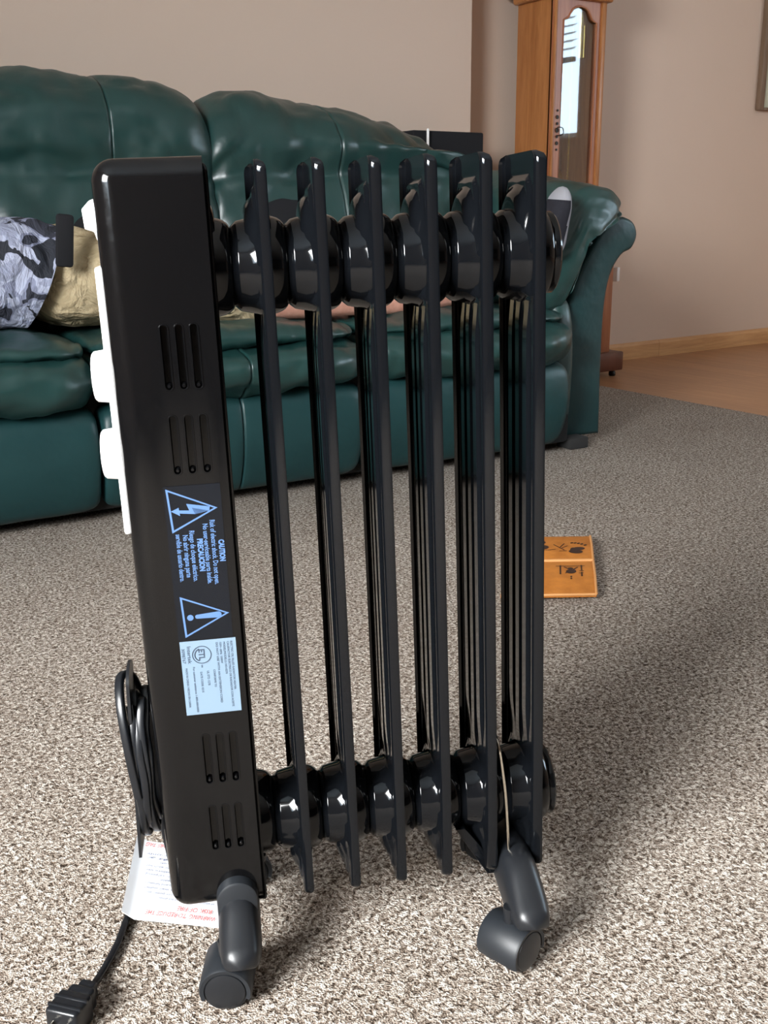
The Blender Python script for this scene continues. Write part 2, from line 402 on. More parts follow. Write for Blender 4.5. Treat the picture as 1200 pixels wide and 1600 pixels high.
# back cushions
def back_prof(H, lean=0):
    return rloop([(.50, .36), (.445, .44), (.425, .55), (.455, .66), (.475, .70), (.46, .76), (.475, .85*H/.94), (.53, H-.03), (.61, H), (.69, H-.005), (.77, H-.06), (.80, H-.2), (.80, .45), (.80, .25), (.62, .22)], 6)
def lerp_tab(tab, u):
    for (a, va), (b, vb) in zip(tab, tab[1:]):
        if u <= b: t = (u-a)/(b-a); t = t*t*(3-2*t)*.5+t*.5; return va+(vb-va)*t
    return tab[-1][1]
backs = [(.0, .545, [(0, .90), (.5, .925), (1, .915)]), (.530, 1.085, [(0, .912), (.3, .925), (.7, .918), (1, .90)]), (1.060, 1.84, [(0, .898), (.12, .902), (.25, .896), (.4, .883), (.55, .866), (.72, .842), (.85, .80), (1, .74)])]
for i, (a, b, tab) in enumerate(backs):
    loft('back_cushion', a, b, lambda u: back_prof(lerp_tab(tab, u)), M['leather'], sofa, 70, 9, .014, 6, 31+i, (1, 1, 1), seam=.08 if i == 1 else (0 if i == 0 else -.1), wr=.006, wrs=(9, 9, 7))
# arms
for s in (0, 1):
    def X(x): return x if s else 2.03-.165-x+.0
    a0, a1 = (1.80, 2.0) if s else (-.17, .03)
    mir = (lambda x: x) if s else (lambda x: 1.83-x)
    # front panel outline in local x,z: flared outwards at the top
    out = [(1.84, .025), (1.988, .020), (1.984, .17), (1.984, .34), (1.999, .436), (2.033, .488), (2.068, .505), (2.084, .540), (2.065, .574), (2.015, .585), (1.965, .555), (1.925, .50), (1.88, .42), (1.84, .30)]
    bm = bmesh.new()
    vs_ = [bm.verts.new((mir(a), .085, b)) for a, b in [(p.x, p.y) for p in smooth_path([(a, b, 0) for a, b in out[2:-1]], 4)]]
    vs_ = [bm.verts.new((mir(a), .085, b)) for a, b in (out[0], out[1])] + vs_
    vs_.append(bm.verts.new((mir(1.84), .085, .30)))
    f = bm.faces.new(vs_); r = bmesh.ops.extrude_face_region(bm, geom=[f])
    nv = [g for g in r['geom'] if isinstance(g, bmesh.types.BMVert)]
    bmesh.ops.translate(bm, vec=(0, .74, 0), verts=nv)
    ee = [e for e in bm.edges if all(abs(v.co.y-.085) < 1e-5 for v in e.verts)]
    bmesh.ops.bevel(bm, geom=ee, offset=.012, segments=3, profile=.5, affect='EDGES')
    bmesh.ops.triangulate(bm, faces=[f for f in bm.faces if len(f.verts) > 4])
    ar = from_bm('arm', bm, M['leather_flat'], sofa, True, 45)
    # narrow padded strip between seat and arm panel
    def pr(u): return rloop([(.07, .04), (.048, .10), (.044, .25), (.058, .36), (.11, .40), (.3, .40), (.3, .05), (.11, .03)])
    x0, x1 = (1.782, 1.868) if s else (-.035, .038)
    loft('arm_front_pad', x0, x1, pr, M['leather'], sofa, 24, 3.5, .004, 7, 51+s)
    # top pillow of the arm, gathered along its lower outer edge
    O = [(1.75, .35), (1.816, .355), (1.844, .405), (1.878, .488), (1.917, .538), (1.967, .575), (2.008, .588), (2.014, .625), (1.97, .655), (1.90, .662), (1.85, .63), (1.81, .57), (1.77, .50), (1.735, .43)]
    O = [(q.x, q.y) for q in smooth_path([(a, b, 0) for a, b in O], 12, True)]; NV = len(O)
    cx = sum(q[0] for q in O)/NV; cz = sum(q[1] for q in O)/NV
    rings = [(.035+.055*(1-math.sqrt(max(0, 1-e*e))), e) for e in [math.sin(math.pi/2*k/16) for k in range(1, 17)]]
    rings += [(.09+.47*k/24, 1) for k in range(1, 25)] + [(.56+.04*math.sin(math.pi/2*k/6), math.cos(math.pi/2*k/6)+.02) for k in range(1, 7)]
    V, F = [], []
    for i, (y, e) in enumerate(rings):
        wide = 1+.10*sstep(.1, .5, y); lift = .03*sstep(.05, .4, y)
        for k in range(NV):
            x, z = O[k]; fr_ = k/NV
            edge = sstep(.04, .12, fr_)*sstep(.50, .44, fr_)               # lower outer edge only
            gat = math.sin(fr_*NV*.62+2.5*noise.noise(Vector((fr_*20, y*9, 2))))*edge*sstep(.30, .85, e)*sstep(.30, .08, y)
            w = .010*fbm((x, y, z), 8, 61+s)
            d = Vector((x-cx, z-cz)); n_ = d.normalized(); d = d*e*Vector((wide, 1)).x + n_*(gat*.0062+w)*e
            V.append((mir(cx+d.x), y-gat*.007-.03*(1-e)*0+.006*fbm((x*e, 3, z*e), 9, 63), cz+d.y+lift))
    NR = len(rings)
    for i in range(NR-1):
        for k in range(NV):
            k2 = (k+1) % NV; F.append((i*NV+k, i*NV+k2, (i+1)*NV+k2, (i+1)*NV+k))
    F.append(tuple(range(NV))); F.append(tuple((NR-1)*NV+k for k in range(NV)))
    from_data('arm_pillow', V, F, M['leather'], sofa, True, 0)
box('frame', (-.02, .05, .02), (1.85, .82, .30), M['dark_gap'], sofa, .01)
for fx in (.05, 1.88):
    for fy in (.07, .74): box('foot', (fx-.03, fy-.03, 0), (fx+.03, fy+.03, .03), M['dark_gap'], sofa, .004)

# ================================================================== LONGCASE CLOCK
cl = empty('grandfather_clock', (2.64, 2.86, 0)); tag(cl, 'tall honey-coloured wooden grandfather clock with arched glass door in the corner', 'clock')
off = (2.64, 2.86, 0)
x0, x1, y0, y1 = 2.530, 2.757, 2.770, 2.955
z0, z1 = .50, 1.28
bm = bmesh.new()
bbox(bm, (x0, y0+.012, z0), (x0+.012, y1, z1)); bbox(bm, (x1-.012, y0+.012, z0), (x1, y1, z1))
from_bm('side_panel', bm, M['clock_side'], cl, False, off=off)
box('back_panel', (x0+.012, y1-.012, z0), (x1-.012, y1, z1), M['clock_dark'], cl, off=off)
# door frame with arched opening
def arch(ox0, ox1, oz0, oz1):
    P = [(ox0, oz0), (ox1, oz0), (ox1, oz1-.045)]
    w = ox1-ox0; cxm = (ox0+ox1)/2
    for a, b in ((.94, -.042), (.86, -.036), (.80, -.022), (.74, -.010), (.64, -.002), (.5, .002), (.36, -.002), (.26, -.010), (.20, -.022), (.14, -.036), (.06, -.042)): P.append((ox0+w*a, oz1+b))
    P.append((ox0, oz1-.045)); return P
dx0, dx1, dz0, dz1 = x0, x1, z0, z1-.005
gx0, gx1, gz0, gz1 = x0+.040, x1-.034, z0+.05, 1.255
bm = bmesh.new()
A = arch(gx0, gx1, gz0, gz1); 
inner = [bm.verts.new((a, y0, b)) for a, b in A]; outer = [bm.verts.new(p) for p in ((dx0, y0, dz0), (dx1, y0, dz0), (dx1, y0, dz1), (dx0, y0, dz1))]
es = [bm.edges.new((inner[i], inner[(i+1) % len(inner)])) for i in range(len(inner))] + [bm.edges.new((outer[i], outer[(i+1) % 4])) for i in range(4)]
r = bmesh.ops.triangle_fill(bm, edges=es, use_beauty=True); fs = [g for g in r['geom'] if isinstance(g, bmesh.types.BMFace)]
r = bmesh.ops.extrude_face_region(bm, geom=fs); nv = [g for g in r['geom'] if isinstance(g, bmesh.types.BMVert)]
bmesh.ops.translate(bm, vec=(0, .018, 0), verts=nv)
door = from_bm('door', bm, M['clock_front'], cl, False, off=off)
# moulded bead round the door opening and along its left edge
V, F = tube_data([Vector((a, y0, b)) for a, b in A], .0035, 8, True); from_data('bead', V, F, M['clock_front'], door, True, 50, off)
box('door_edge_bead', (x0-.001, y0-.006, z0), (x0+.009, y0+.004, z1), M['clock_side'], door, .003, off=off)
box('corner_post', (x1-.017, y0-.008, z0), (x1+.004, y0+.006, z1), M['clock_side'], cl, .003, off=off)
box('pane', (gx0-.004, y0+.007, gz0-.004), (gx1+.004, y0+.010, gz1+.006), M['glass'], door, off=off)
# escutcheon and drop handle
V, F = [], []
for q in range(7):
    zz = .80+q*.021; rr = (.004, .0065, .005, .008, .005, .0065, .004)[q]
    lathe_data([(-.002, rr), (0, rr)], 10, 'y', (x0+.026, y0-.001, zz), V, F)
from_data('escutcheon', V, F, M['dark_iron'], door, True, 40, off)
tube('handle', smooth_path([(x0+.026, y0-.004, .872), (x0+.03, y0-.014, .872), (x0+.04, y0-.016, .868), (x0+.042, y0-.016, .852), (x0+.03, y0-.014, .846), (x0+.026, y0-.004, .846)], 4), .0016, M['dark_iron'], door, 8, off=off)
# works: weights, chains, pendulum
for wx, zz in ((x0+.168, 1.10), ):
    V, F = lathe_data([(0, .006), (.004, .018), (.15, .018), (.155, .006)], 24, 'z', (wx, 2.82, zz)); from_data('weight', V, F, M['brass'], cl, off=off)
for wx in (x0+.088, x0+.106):
    tube('pendulum_rod', [(wx, 2.86, .75), (wx, 2.86, 1.40)], .0028, M['brass'], cl, 8, off=off)
V, F = [], []
for k in range(120):
    zz = .56+k*.006; a = (k % 2)*math.pi/2
    P = [Vector((x0+.112+.0028*math.cos(q)*math.cos(a), 2.80+.0028*math.cos(q)*math.sin(a), zz+.0042*math.sin(q))) for q in [i*math.pi/4 for i in range(8)]]
    tube_data(P, .0009, 5, True, None, V, F)
ch = from_data('chain', V, F, M['brass'], cl, off=off)
V, F = lathe_data([(-.006, .02), (-.004, .055), (.004, .055), (.006, .02)], 32, 'y', (x0+.097, 2.87, .70)); from_data('pendulum_bob', V, F, M['brass'], cl, off=off)
# base, foot plinth, hood
bm = bmesh.new(); bbox(bm, (2.44, 2.752, .07), (2.848, 2.975, .47), .004); bbox(bm, (2.49, 2.765, .47), (2.80, 2.965, .505), .012, 3); from_bm('base', bm, M['clock_front'], cl, True, off=off)
box('base_front_panel', (2.49, 2.746, .13), (2.79, 2.755, .42), M['clock_side'], cl, .004, off=off)
bm = bmesh.new(); bbox(bm, (2.395, 2.722, .018), (2.893, 2.985, .088), .006); from_bm('plinth', bm, M['clock_dark'], cl, True, off=off)
for fx in (2.42, 2.86):
    for fy in (2.745, 2.965):
        V, F = lathe_data([(0, .010), (.004, .013), (.014, .013), (.02, .009)], 12, 'z', (fx, fy, -.004)); from_data('foot', V, F, M['dark_iron'], cl, off=off)
bm = bmesh.new(); bbox(bm, (2.485, 2.725, 1.300), (2.80, 2.985, 1.33), .008, 3); bbox(bm, (2.51, 2.745, 1.275), (2.778, 2.965, 1.302), .010, 3); bbox(bm, (2.46, 2.71, 1.33), (2.83, 2.99, 1.36), .006)
from_bm('cornice', bm, M['clock_side'], cl, True, off=off)
box('hood', (2.49, 2.735, 1.36), (2.80, 2.985, 1.80), M['clock_front'], cl, .006, off=off)
V, F = lathe_data([(0, .12), (.004, .12)], 48, 'y', (2.645, 2.729, 1.58)); from_data('dial', V, F, M['brass'], cl, off=off)

# ================================================================== THINGS BY THE BACK WALL
pf = empty('picture_frame', (3.92+.3, WY, 1.02)); tag(pf, 'brown framed picture hanging on the back wall at the right edge', 'picture'); off = pf.location
fx0 = px(1185, 170, Y=WY-.02).x; fz0 = px(1185, 172, Y=WY-.02).z
bm = bmesh.new()
fx1, fz1, t = fx0+.56, fz0+.72, .030
for lo, hi in (((fx0, WY-.026, fz0), (fx0+t, WY-.002, fz1)), ((fx1-t, WY-.026, fz0), (fx1, WY-.002, fz1)), ((fx0+t, WY-.026, fz0), (fx1-t, WY-.002, fz0+.012)), ((fx0+t, WY-.026, fz1-t), (fx1-t, WY-.002, fz1))): bbox(bm, lo, hi, .003)
from_bm('frame', bm, M['frame_wood'], pf, off=off)
box('picture_sheet', (fx0+t, WY-.014, fz0+.012), (fx1-t, WY-.006, fz1-t), M['picture'], pf, off=off)
wp = empty('wall_outlet', (3.13, WY, .345)); tag(wp, 'small white wall outlet seen edge-on between clock and skirting', 'outlet'); off = wp.location
q = px(961, 436, Y=WY-.02)
box('cover', (q.x, WY-.030, .322), (q.x+.016, WY-.001, .378), M['white_plastic'], wp, .003, off=off)
q0 = px(640, 204, Y=2.72); q1 = px(750, 208, Y=2.72)
sb = box('storage_box', (q0.x, 2.70, 0), (q1.x, 2.885, q1.z), M['black_cloth'], None, .006, 3)
sb.location = (0, 0, 0); tag(sb, 'tall plain black fabric box standing behind the right end of the sofa', 'box')
q = px(668, 204, Y=2.69)
V, F = lathe_data([(0, .005), (.02, .0045), (q.z+.003, .004), (q.z+.006, .002)], 12, 'z', (q.x, 2.688, 0)); rd = from_data('white_rod', V, F, M['white_plastic']); tag(rd, 'thin upright white rod in front of the black fabric box', 'rod')
# ================================================================== PERSON
def skin(name, nodes, edges, mt, parent, sub=2, root=0):
    me = bpy.data.meshes.new(name); me.from_pydata([n[:3] for n in nodes], edges, []); me.update()
    o = bpy.data.objects.new(name+'_tmp', me); C.objects.link(o)
    sk = o.modifiers.new('s', 'SKIN'); sk.use_smooth_shade = True
    if not me.skin_vertices: pass
    sv = me.skin_vertices[0].data if me.skin_vertices else None
    for i, n in enumerate(nodes):
        r = n[3]; sv[i].radius = (r, r) if not isinstance(r, tuple) else r
        sv[i].use_root = (i == root)
    sb_ = o.modifiers.new('u', 'SUBSURF'); sb_.levels = sub
    dg = bpy.context.evaluated_depsgraph_get(); dg.update()
    m2 = bpy.data.meshes.new_from_object(o.evaluated_get(dg)); bpy.data.objects.remove(o); m2.name = name
    return link(name, m2, mt, parent, True, 0)
person = empty('person', (0, 0, 0)); person.location = (.8, 2.25, .42)
tag(person, 'person in grey camouflage shirt, khaki shorts and charcoal socks lying on the green sofa', 'person')
PO = Vector(person.location)
def rel(nodes): return [(n[0]-PO.x, n[1]-PO.y, n[2]-PO.z, n[3]) for n in nodes]
N = [(.84, 2.215, .535, .10), (.70, 2.22, .535, .10), (.54, 2.235, .545, .10), (.36, 2.25, .55, .105), (.22, 2.255, .56, .095), (.13, 2.26, .58, .058), (.06, 2.262, .595, .062), (-.03, 2.265, .62, .092), (-.10, 2.265, .62, .075),
     (.88, 2.12, .50, .088), (1.08, 2.085, .475, .072), (1.27, 2.03, .470, .055), (1.38, 2.01, .462, .056), (1.56, 1.965, .485, .044), (1.69, 1.925, .52, .034), (1.735, 1.91, .53, .030),
     (.88, 2.31, .50, .088), (1.08, 2.315, .51, .072), (1.25, 2.315, .53, .055), (1.40, 2.28, .52, .052), (1.56, 2.18, .51, .042), (1.72, 2.10, .515, .034), (1.76, 2.09, .515, .032),
     (.27, 2.12, .56, .06), (.32, 2.06, .52, .045), (.39, 2.07, .61, .036), (.38, 2.15, .675, .028), (.37, 2.19, .695, .026),
     (.27, 2.40, .56, .06), (.34, 2.44, .52, .045), (.43, 2.42, .61, .036), (.42, 2.33, .685, .028), (.41, 2.29, .705, .026)]
E_ = [(0, 1), (1, 2), (2, 3), (3, 4), (4, 5), (5, 6), (6, 7), (7, 8), (0, 9), (9, 10), (10, 11), (11, 12), (12, 13), (13, 14), (14, 15), (0, 16), (16, 17), (17, 18), (18, 19), (19, 20), (20, 21), (21, 22),
      (3, 23), (23, 24), (24, 25), (25, 26), (26, 27), (3, 28), (28, 29), (29, 30), (30, 31), (31, 32)]
# fingers
for (hx, hy, hz, sg, base) in ((.37, 2.19, .71, 1, 27), (.43, 2.29, .715, -1, 32)):
    for k in range(4):
        i0 = len(N); a = (k-1.5)*.017; L = (.9, 1, .95, .75)[k]
        N += [(hx+a, hy+sg*.045, hz+.008, .010), (hx+a*1.1, hy+sg*(.045+.032*L), hz+.006, .0085), (hx+a*1.1, hy+sg*(.045+.058*L), hz-.006, .0075)]
        E_ += [(base, i0), (i0, i0+1), (i0+1, i0+2)]
    i0 = len(N); N += [(hx-.03, hy+sg*.02, hz, .011), (hx-.045, hy+sg*.05, hz, .009)]; E_ += [(base, i0), (i0, i0+1)]
skin('body', rel(N), E_, M['skin'], person, 2)
def settle(o):
    for v in o.data.vertices:
        w = v.co + PO; k = .86+.14*sstep(.80, 1.35, w.x)
        if w.x < .05: k = .60+.40*sstep(.05, -.02, w.x)
        w.z = .378+(w.z-.425)*k if w.z > .425 else .378-(.425-w.z)*.3
        v.co = w - PO
    o.data.update()
settle(person.children[0])
# face details: nose, ears, eyes, hair
for nm, c, s, mt_ in (('nose', (-.035, 2.265, .715), (.014, .011, .018), 'skin'), ('ear', (-.035, 2.170, .615), (.022, .008, .016), 'skin'), ('ear', (-.035, 2.360, .615), (.022, .008, .016), 'skin'),
                      ('eye', (-.058, 2.235, .700), (.008, .012, .008), 'white_plastic'), ('eye', (-.058, 2.295, .700), (.008, .012, .008), 'white_plastic'), ('mouth', (.005, 2.265, .690), (.006, .022, .007), 'skin'), ('hair', (-.095, 2.265, .625), (.075, .098, .088), 'hair')):
    bm = bmesh.new(); bmesh.ops.create_uvsphere(bm, u_segments=24, v_segments=16, radius=1)
    for v_ in bm.verts: v_.co = Vector((c[0]+v_.co.x*s[0], c[1]+v_.co.y*s[1], c[2]+v_.co.z*s[2]))
    from_bm(nm, bm, M[mt_], person, True, 0, off=PO)
def cloth(name, nodes, edges, mt, amp, sc, seed, sub=3, root=0, stretch=(1, 1, 1), wr=0, wrs=(10, 10, 10)):
    o = skin(name, rel(nodes), edges, mt, person, sub, root); me = o.data
    ns = [v.normal.copy() for v in me.vertices]
    for v, n_ in zip(me.vertices, ns):
        q = v.co + PO; d = amp*fbm((q.x*stretch[0], q.y*stretch[1], q.z*stretch[2]), sc, seed)
        if wr: d -= wr*max(0, 1-abs(noise.noise(Vector((q.x*wrs[0], q.y*wrs[1], q.z*wrs[2]))))*4)
        v.co = v.co + n_*d
    me.update(); settle(o); return o
cloth('shirt', [(.72, 2.205, .53, .130), (.66, 2.21, .535, .142), (.57, 2.225, .55, .145), (.44, 2.24, .56, .15), (.32, 2.25, .565, .145), (.21, 2.255, .57, .11), (.16, 2.255, .575, .075), (.26, 2.11, .56, .075), (.33, 2.06, .53, .062), (.40, 2.06, .56, .055), (.26, 2.41, .56, .075), (.35, 2.44, .53, .062), (.42, 2.44, .56, .055)],
      [(0, 1), (1, 2), (2, 3), (3, 4), (4, 5), (5, 6), (4, 7), (7, 8), (8, 9), (4, 10), (10, 11), (11, 12)], M['camo'], .016, 8, 5, 4, wr=.008, wrs=(11, 5, 7))
sh = person.children[-1]
pa, pb = px(108, 345, Y=2.10)-PO, px(57, 505, Y=2.10)-PO; nn_ = (pb-pa).cross(Vector((0, 1, 0))).normalized()
bm = bmesh.new(); bm.from_mesh(sh.data); 
if nn_.x < 0: nn_ = -nn_
bmesh.ops.bisect_plane(bm, geom=list(bm.verts)+list(bm.edges)+list(bm.faces), plane_co=pa, plane_no=nn_, clear_outer=True)
bm.to_mesh(sh.data); bm.free()
cloth('shorts', [(.80, 2.215, .545, .14), (.66, 2.215, .54, .132), (.56, 2.215, .535, .122), (.90, 2.12, .515, .115), (.99, 2.09, .50, .105), (1.035, 2.08, .49, .098), (1.05, 2.08, .485, .092), (.90, 2.315, .50, .105), (1.04, 2.32, .50, .095), (1.12, 2.32, .50, .085)],
      [(0, 1), (1, 2), (0, 3), (3, 4), (4, 5), (5, 6), (0, 7), (7, 8), (8, 9)], M['khaki'], .018, 7, 9, 4, wr=.010, wrs=(8, 9, 12))
V, F = tube_data([Vector((.700+.02*math.sin(a), 2.215+.115*math.cos(a), .555+.112*math.sin(a))) for a in [i*math.pi/16 for i in range(32)]], 1, 8, True, [(.003, -.018), (.003, .018), (-.003, .018), (-.003, -.018)])
bt = from_data('belt', V, F, M['black_cloth'], person, True, 40, PO); settle(bt)
bm = bmesh.new(); q = px(98, 370, Y=2.10)
bbox(bm, (-.017, -.008, -.055), (.017, .008, .045), .006)
from_bm('belt_pouch', bm, M['black_cloth'], person, True, 40, PO, Matrix.Translation(px(101, 372, Y=2.06)) @ Matrix.Rotation(R_(6), 4, 'Y'))
# socks
def sock(ank, heel, toe, side, seed):
    ank, heel, toe = Vector(ank), Vector(heel), Vector(toe)
    d = (toe-heel).normalized(); back = (heel-ank); back = (back-d*back.dot(d)).normalized()   # towards the sole
    V, F = [], []; NU, NV = 70, 48; L = (toe-heel).length
    lat = d.cross(back).normalized()
    tab_c = [(0, .0), (.2, 0), (.5, .005), (1, .010)]
    for i in range(NU+1):
        u = i/NU; e = math.sqrt(max(0, 1-abs(2*u-1)**6))*.98+.02
        c = heel + d*(L*u) - back*lerp_tab([(0, .036), (.25, .036), (.5, .030), (1, .018)], u)
        hh = lerp_tab([(0, .034), (.25, .038), (.55, .030), (.85, .020), (1, .013)], u)*e
        ww = lerp_tab([(0, .034), (.3, .038), (.7, .050), (1, .038)], u)*e
        for k in range(NV):
            t = 2*math.pi*k/NV; c_, s_ = math.cos(t), math.sin(t)
            p = c + lat*(math.copysign(abs(c_)**.8, c_)*ww) + back*(math.copysign(abs(s_)**.8, s_)*hh)
            V.append(tuple(p))
    for i in range(NU):
        for k in range(NV):
            k2 = (k+1) % NV; F.append((i*NV+k, i*NV+k2, (i+1)*NV+k2, (i+1)*NV+k))
    F.append(tuple(range(NV))); F.append(tuple(NU*NV+k for k in range(NV)))
    n0 = len(F)
    shin = (ank-(heel-back*.036)); A0 = heel - back*.04 + d*.02
    tube_data([A0, A0+shin*.5, ank, ank+shin.normalized()*.05], [.030, .034, .037, .040], 20, False, None, V, F)
    me = bpy.data.meshes.new('sock'); me.from_pydata([tuple(Vector(v)-PO) for v in V], [], F); me.update()
    o = link('sock', me, [M['sock_dark'], M['sock_grey']], person, True, 0)
    for p in me.polygons:
        q = Vector(p.center)+PO; u = (q-heel).dot(d)/L; w = (q-heel).dot(-back)
        if u > .82 or (w < .014 and u < .9) or (u < .12 and w < .05): p.material_index = 1
    return o
q0, q1 = px(876, 405, Y=1.895), px(890, 292, Y=1.885)
sock((1.675, 1.925, .497), q0, q1, 1, 1)
sock((1.70, 2.105, .472), (1.79, 2.06, .440), (1.838, 2.05, .640), 1, 2)
# dark blanket behind the knees
V, F = [], []; NX, NY = 40, 24
bl_c = Vector((1.37, 2.385, .39))
for i in range(NX+1):
    for j in range(NY+1):
        u, v_ = i/NX, j/NY; a = (u*2-1); b = (v_*2-1)
        h = (max(0, 1-abs(a)**3.5)**.6)*(max(0, 1-abs(b)**3)**.6)
        V.append((a*.29, b*.06, .0+h*(.245+.010*fbm((a*.24, b*.1, 0), 6, 8)-.04*max(0, a))))
nb = len(V)
for i in range(NX+1):
    for j in range(NY+1): q = V[i*(NY+1)+j]; V.append((q[0], q[1], 0-.004))
for i in range(NX):
    for j in range(NY):
        a = i*(NY+1)+j; F.append((a, a+1, a+NY+2, a+NY+1)); F.append((nb+a, nb+a+NY+1, nb+a+NY+2, nb+a+1))
for i in range(NX):
    for j in (0, NY): a = i*(NY+1)+j; F.append((a, a+NY+1, nb+a+NY+1, nb+a))
for j in range(NY):
    for i in (0, NX): a = i*(NY+1)+j; F.append((a, a+1, nb+a+1, nb+a))
bk = from_data('blanket', V, F, M['black_cloth'], None, True, 0); bk.location = bl_c+Vector((0, 0, .01)); tag(bk, 'dark grey blanket bundled against the sofa back behind the person\'s legs', 'blanket')

# ================================================================== LEATHER BOOKLET ON THE CARPET
tr, br_ = px(922, 841, z=.008), px(932, 930, z=.008); bl_d = (px(850, 842, z=.008)-tr).normalized()
bk = empty('leather_folder', (tr+br_)/2+bl_d*.07); bk.location.z = 0
tag(bk, 'open tan leather folder with burnt footprint and figure marks lying on the carpet', 'folder'); off = Vector(bk.location)
ex = bl_d*-1; ex.z = 0; ex.normalize(); Ld = (tr-br_); Ld.z = 0; Lh = Ld.length/2; ey = Ld.normalized(); mid = (tr+br_)/2; mid.z = 0; W_ = .155
def leaf(name, s0, s1, z0_, z1_):
    V, F = [], []; n1, n2 = 10, 16
    for i in range(n1+1):
        for j in range(n2+1):
            u, v_ = i/n1, j/n2; p = mid + ey*(s0+(s1-s0)*v_) - ex*(W_*u); z = z0_+(z1_-z0_)*v_ + .004*math.sin(v_*math.pi)
            V.append((p.x, p.y, z))
    nb = len(V); V += [(a, b, c-.005) for a, b, c in V]
    w = n2+1
    for i in range(n1):
        for j in range(n2): a = i*w+j; F.append((a, a+1, a+w+1, a+w)); F.append((nb+a, nb+a+w, nb+a+w+1, nb+a+1))
    for i in range(n1):
        for j in (0, n2): a = i*w+j; F.append((a, a+w, nb+a+w, nb+a))
    for j in range(n2):
        for i in (0, n1): a = i*w+j; F.append((a, a+1, nb+a+1, nb+a))
    return from_data(name, V, F, M['tan_leather'], bk, True, 40, off)
leaf('front_cover', -Lh, -.004, .010, .016); leaf('back_cover', .004, Lh, .016, .012)
tube('spine', [mid+ey*0+Vector((0, 0, .0125)), mid-ex*W_+Vector((0, 0, .0125))], .0065, M['tan_edge'], bk, 10, off=off)
for nm, s0, s1, za, zb in (('stitched_edge', -Lh, -.004, .0105, .0165), ('stitched_edge', .004, Lh, .0165, .0125)):
    a = [mid+ey*s0+Vector((0, 0, za)), mid+ey*(s0+s1)/2+Vector((0, 0, (za+zb)/2+.004)), mid+ey*s1+Vector((0, 0, zb))]
    tube(nm, smooth_path(a, 6), .0022, M['tan_edge'], bk, 8, off=off)
tube('stitched_edge', [mid-ey*(Lh)+Vector((0, 0, .0095)), mid-ey*Lh-ex*W_+Vector((0, 0, .0095))], .0022, M['tan_edge'], bk, 8, off=off)
def ink_poly(bm, pts):
    vs_ = [bm.verts.new(p) for p in pts]
    try: bm.faces.new(vs_)
    except ValueError: pass
def on_book(x, s):       # x from right edge leftwards, s along height
    t = (s+Lh)/Lh if s < 0 else s/Lh
    z = (.010+.006*t if s < 0 else .016-.004*t)+.004*math.sin(t*math.pi)+.0006
    p = mid + ey*s - ex*x; return Vector((p.x, p.y, z))
def blob(bm, x, s, rx, rs, a=0, n=14):
    ink_poly(bm, [on_book(x+rx*math.cos(t)*math.cos(a)-rs*math.sin(t)*math.sin(a), s+rx*math.cos(t)*math.sin(a)+rs*math.sin(t)*math.cos(a)) for t in [2*math.pi*k/n for k in range(n)]])
def stroke(bm, x, s, x2, s2, w=.0012):
    d = Vector((x2-x, s2-s)).normalized(); n_ = Vector((-d.y, d.x))*w
    ink_poly(bm, [on_book(x+n_.x, s+n_.y), on_book(x2+n_.x, s2+n_.y), on_book(x2-n_.x, s2-n_.y), on_book(x-n_.x, s-n_.y)])
bm = bmesh.new()   # footprint
blob(bm, .030, .042, .013, .010, .3); blob(bm, .024, .058, .011, .009); blob(bm, .034, .052, .006, .012)
for k in range(5): blob(bm, .012+k*.006, .082+.004*k-(k-2)**2*.001, .0028, .005, .3)
from_bm('footprint_mark', bm, M['burnt'], bk, False, off=off)
bm = bmesh.new(); blob(bm, .094, .100, .010, .014); blob(bm, .092, .068, .014, .014); from_bm('figure_mark', bm, M['burnt'], bk, False, off=off)
bm = bmesh.new()
for (a, b, c, d) in ((.050, .05, .062, .07), (.062, .07, .070, .085), (.055, .062, .044, .075), (.060, .045, .046, .046), (.066, .056, .078, .052), (.058, .066, .05, .09)): stroke(bm, a, b, c, d)
for k in range(8): stroke(bm, .074+k*.0035, .052, .0765+k*.0035, .052, .0012)
from_bm('script_mark', bm, M['burnt'], bk, False, off=off)
bm = bmesh.new()
for (a, b, c, d) in ((.022, -.03, .022, -.085), (.058, -.03, .058, -.075), (.016, -.034, .066, -.034), (.028, -.040, .040, -.060), (.052, -.038, .040, -.056), (.034, -.052, .050, -.070), (.018, -.060, .026, -.060), (.019, -.07, .027, -.07)): stroke(bm, a, b, c, d, .0013)
blob(bm, .040, -.062, .009, .010); blob(bm, .041, -.048, .005, .006); blob(bm, .040, -.085, .0018, .003); blob(bm, .040, -.093, .0018, .003)
from_bm('drawing_mark', bm, M['burnt'], bk, False, off=off)

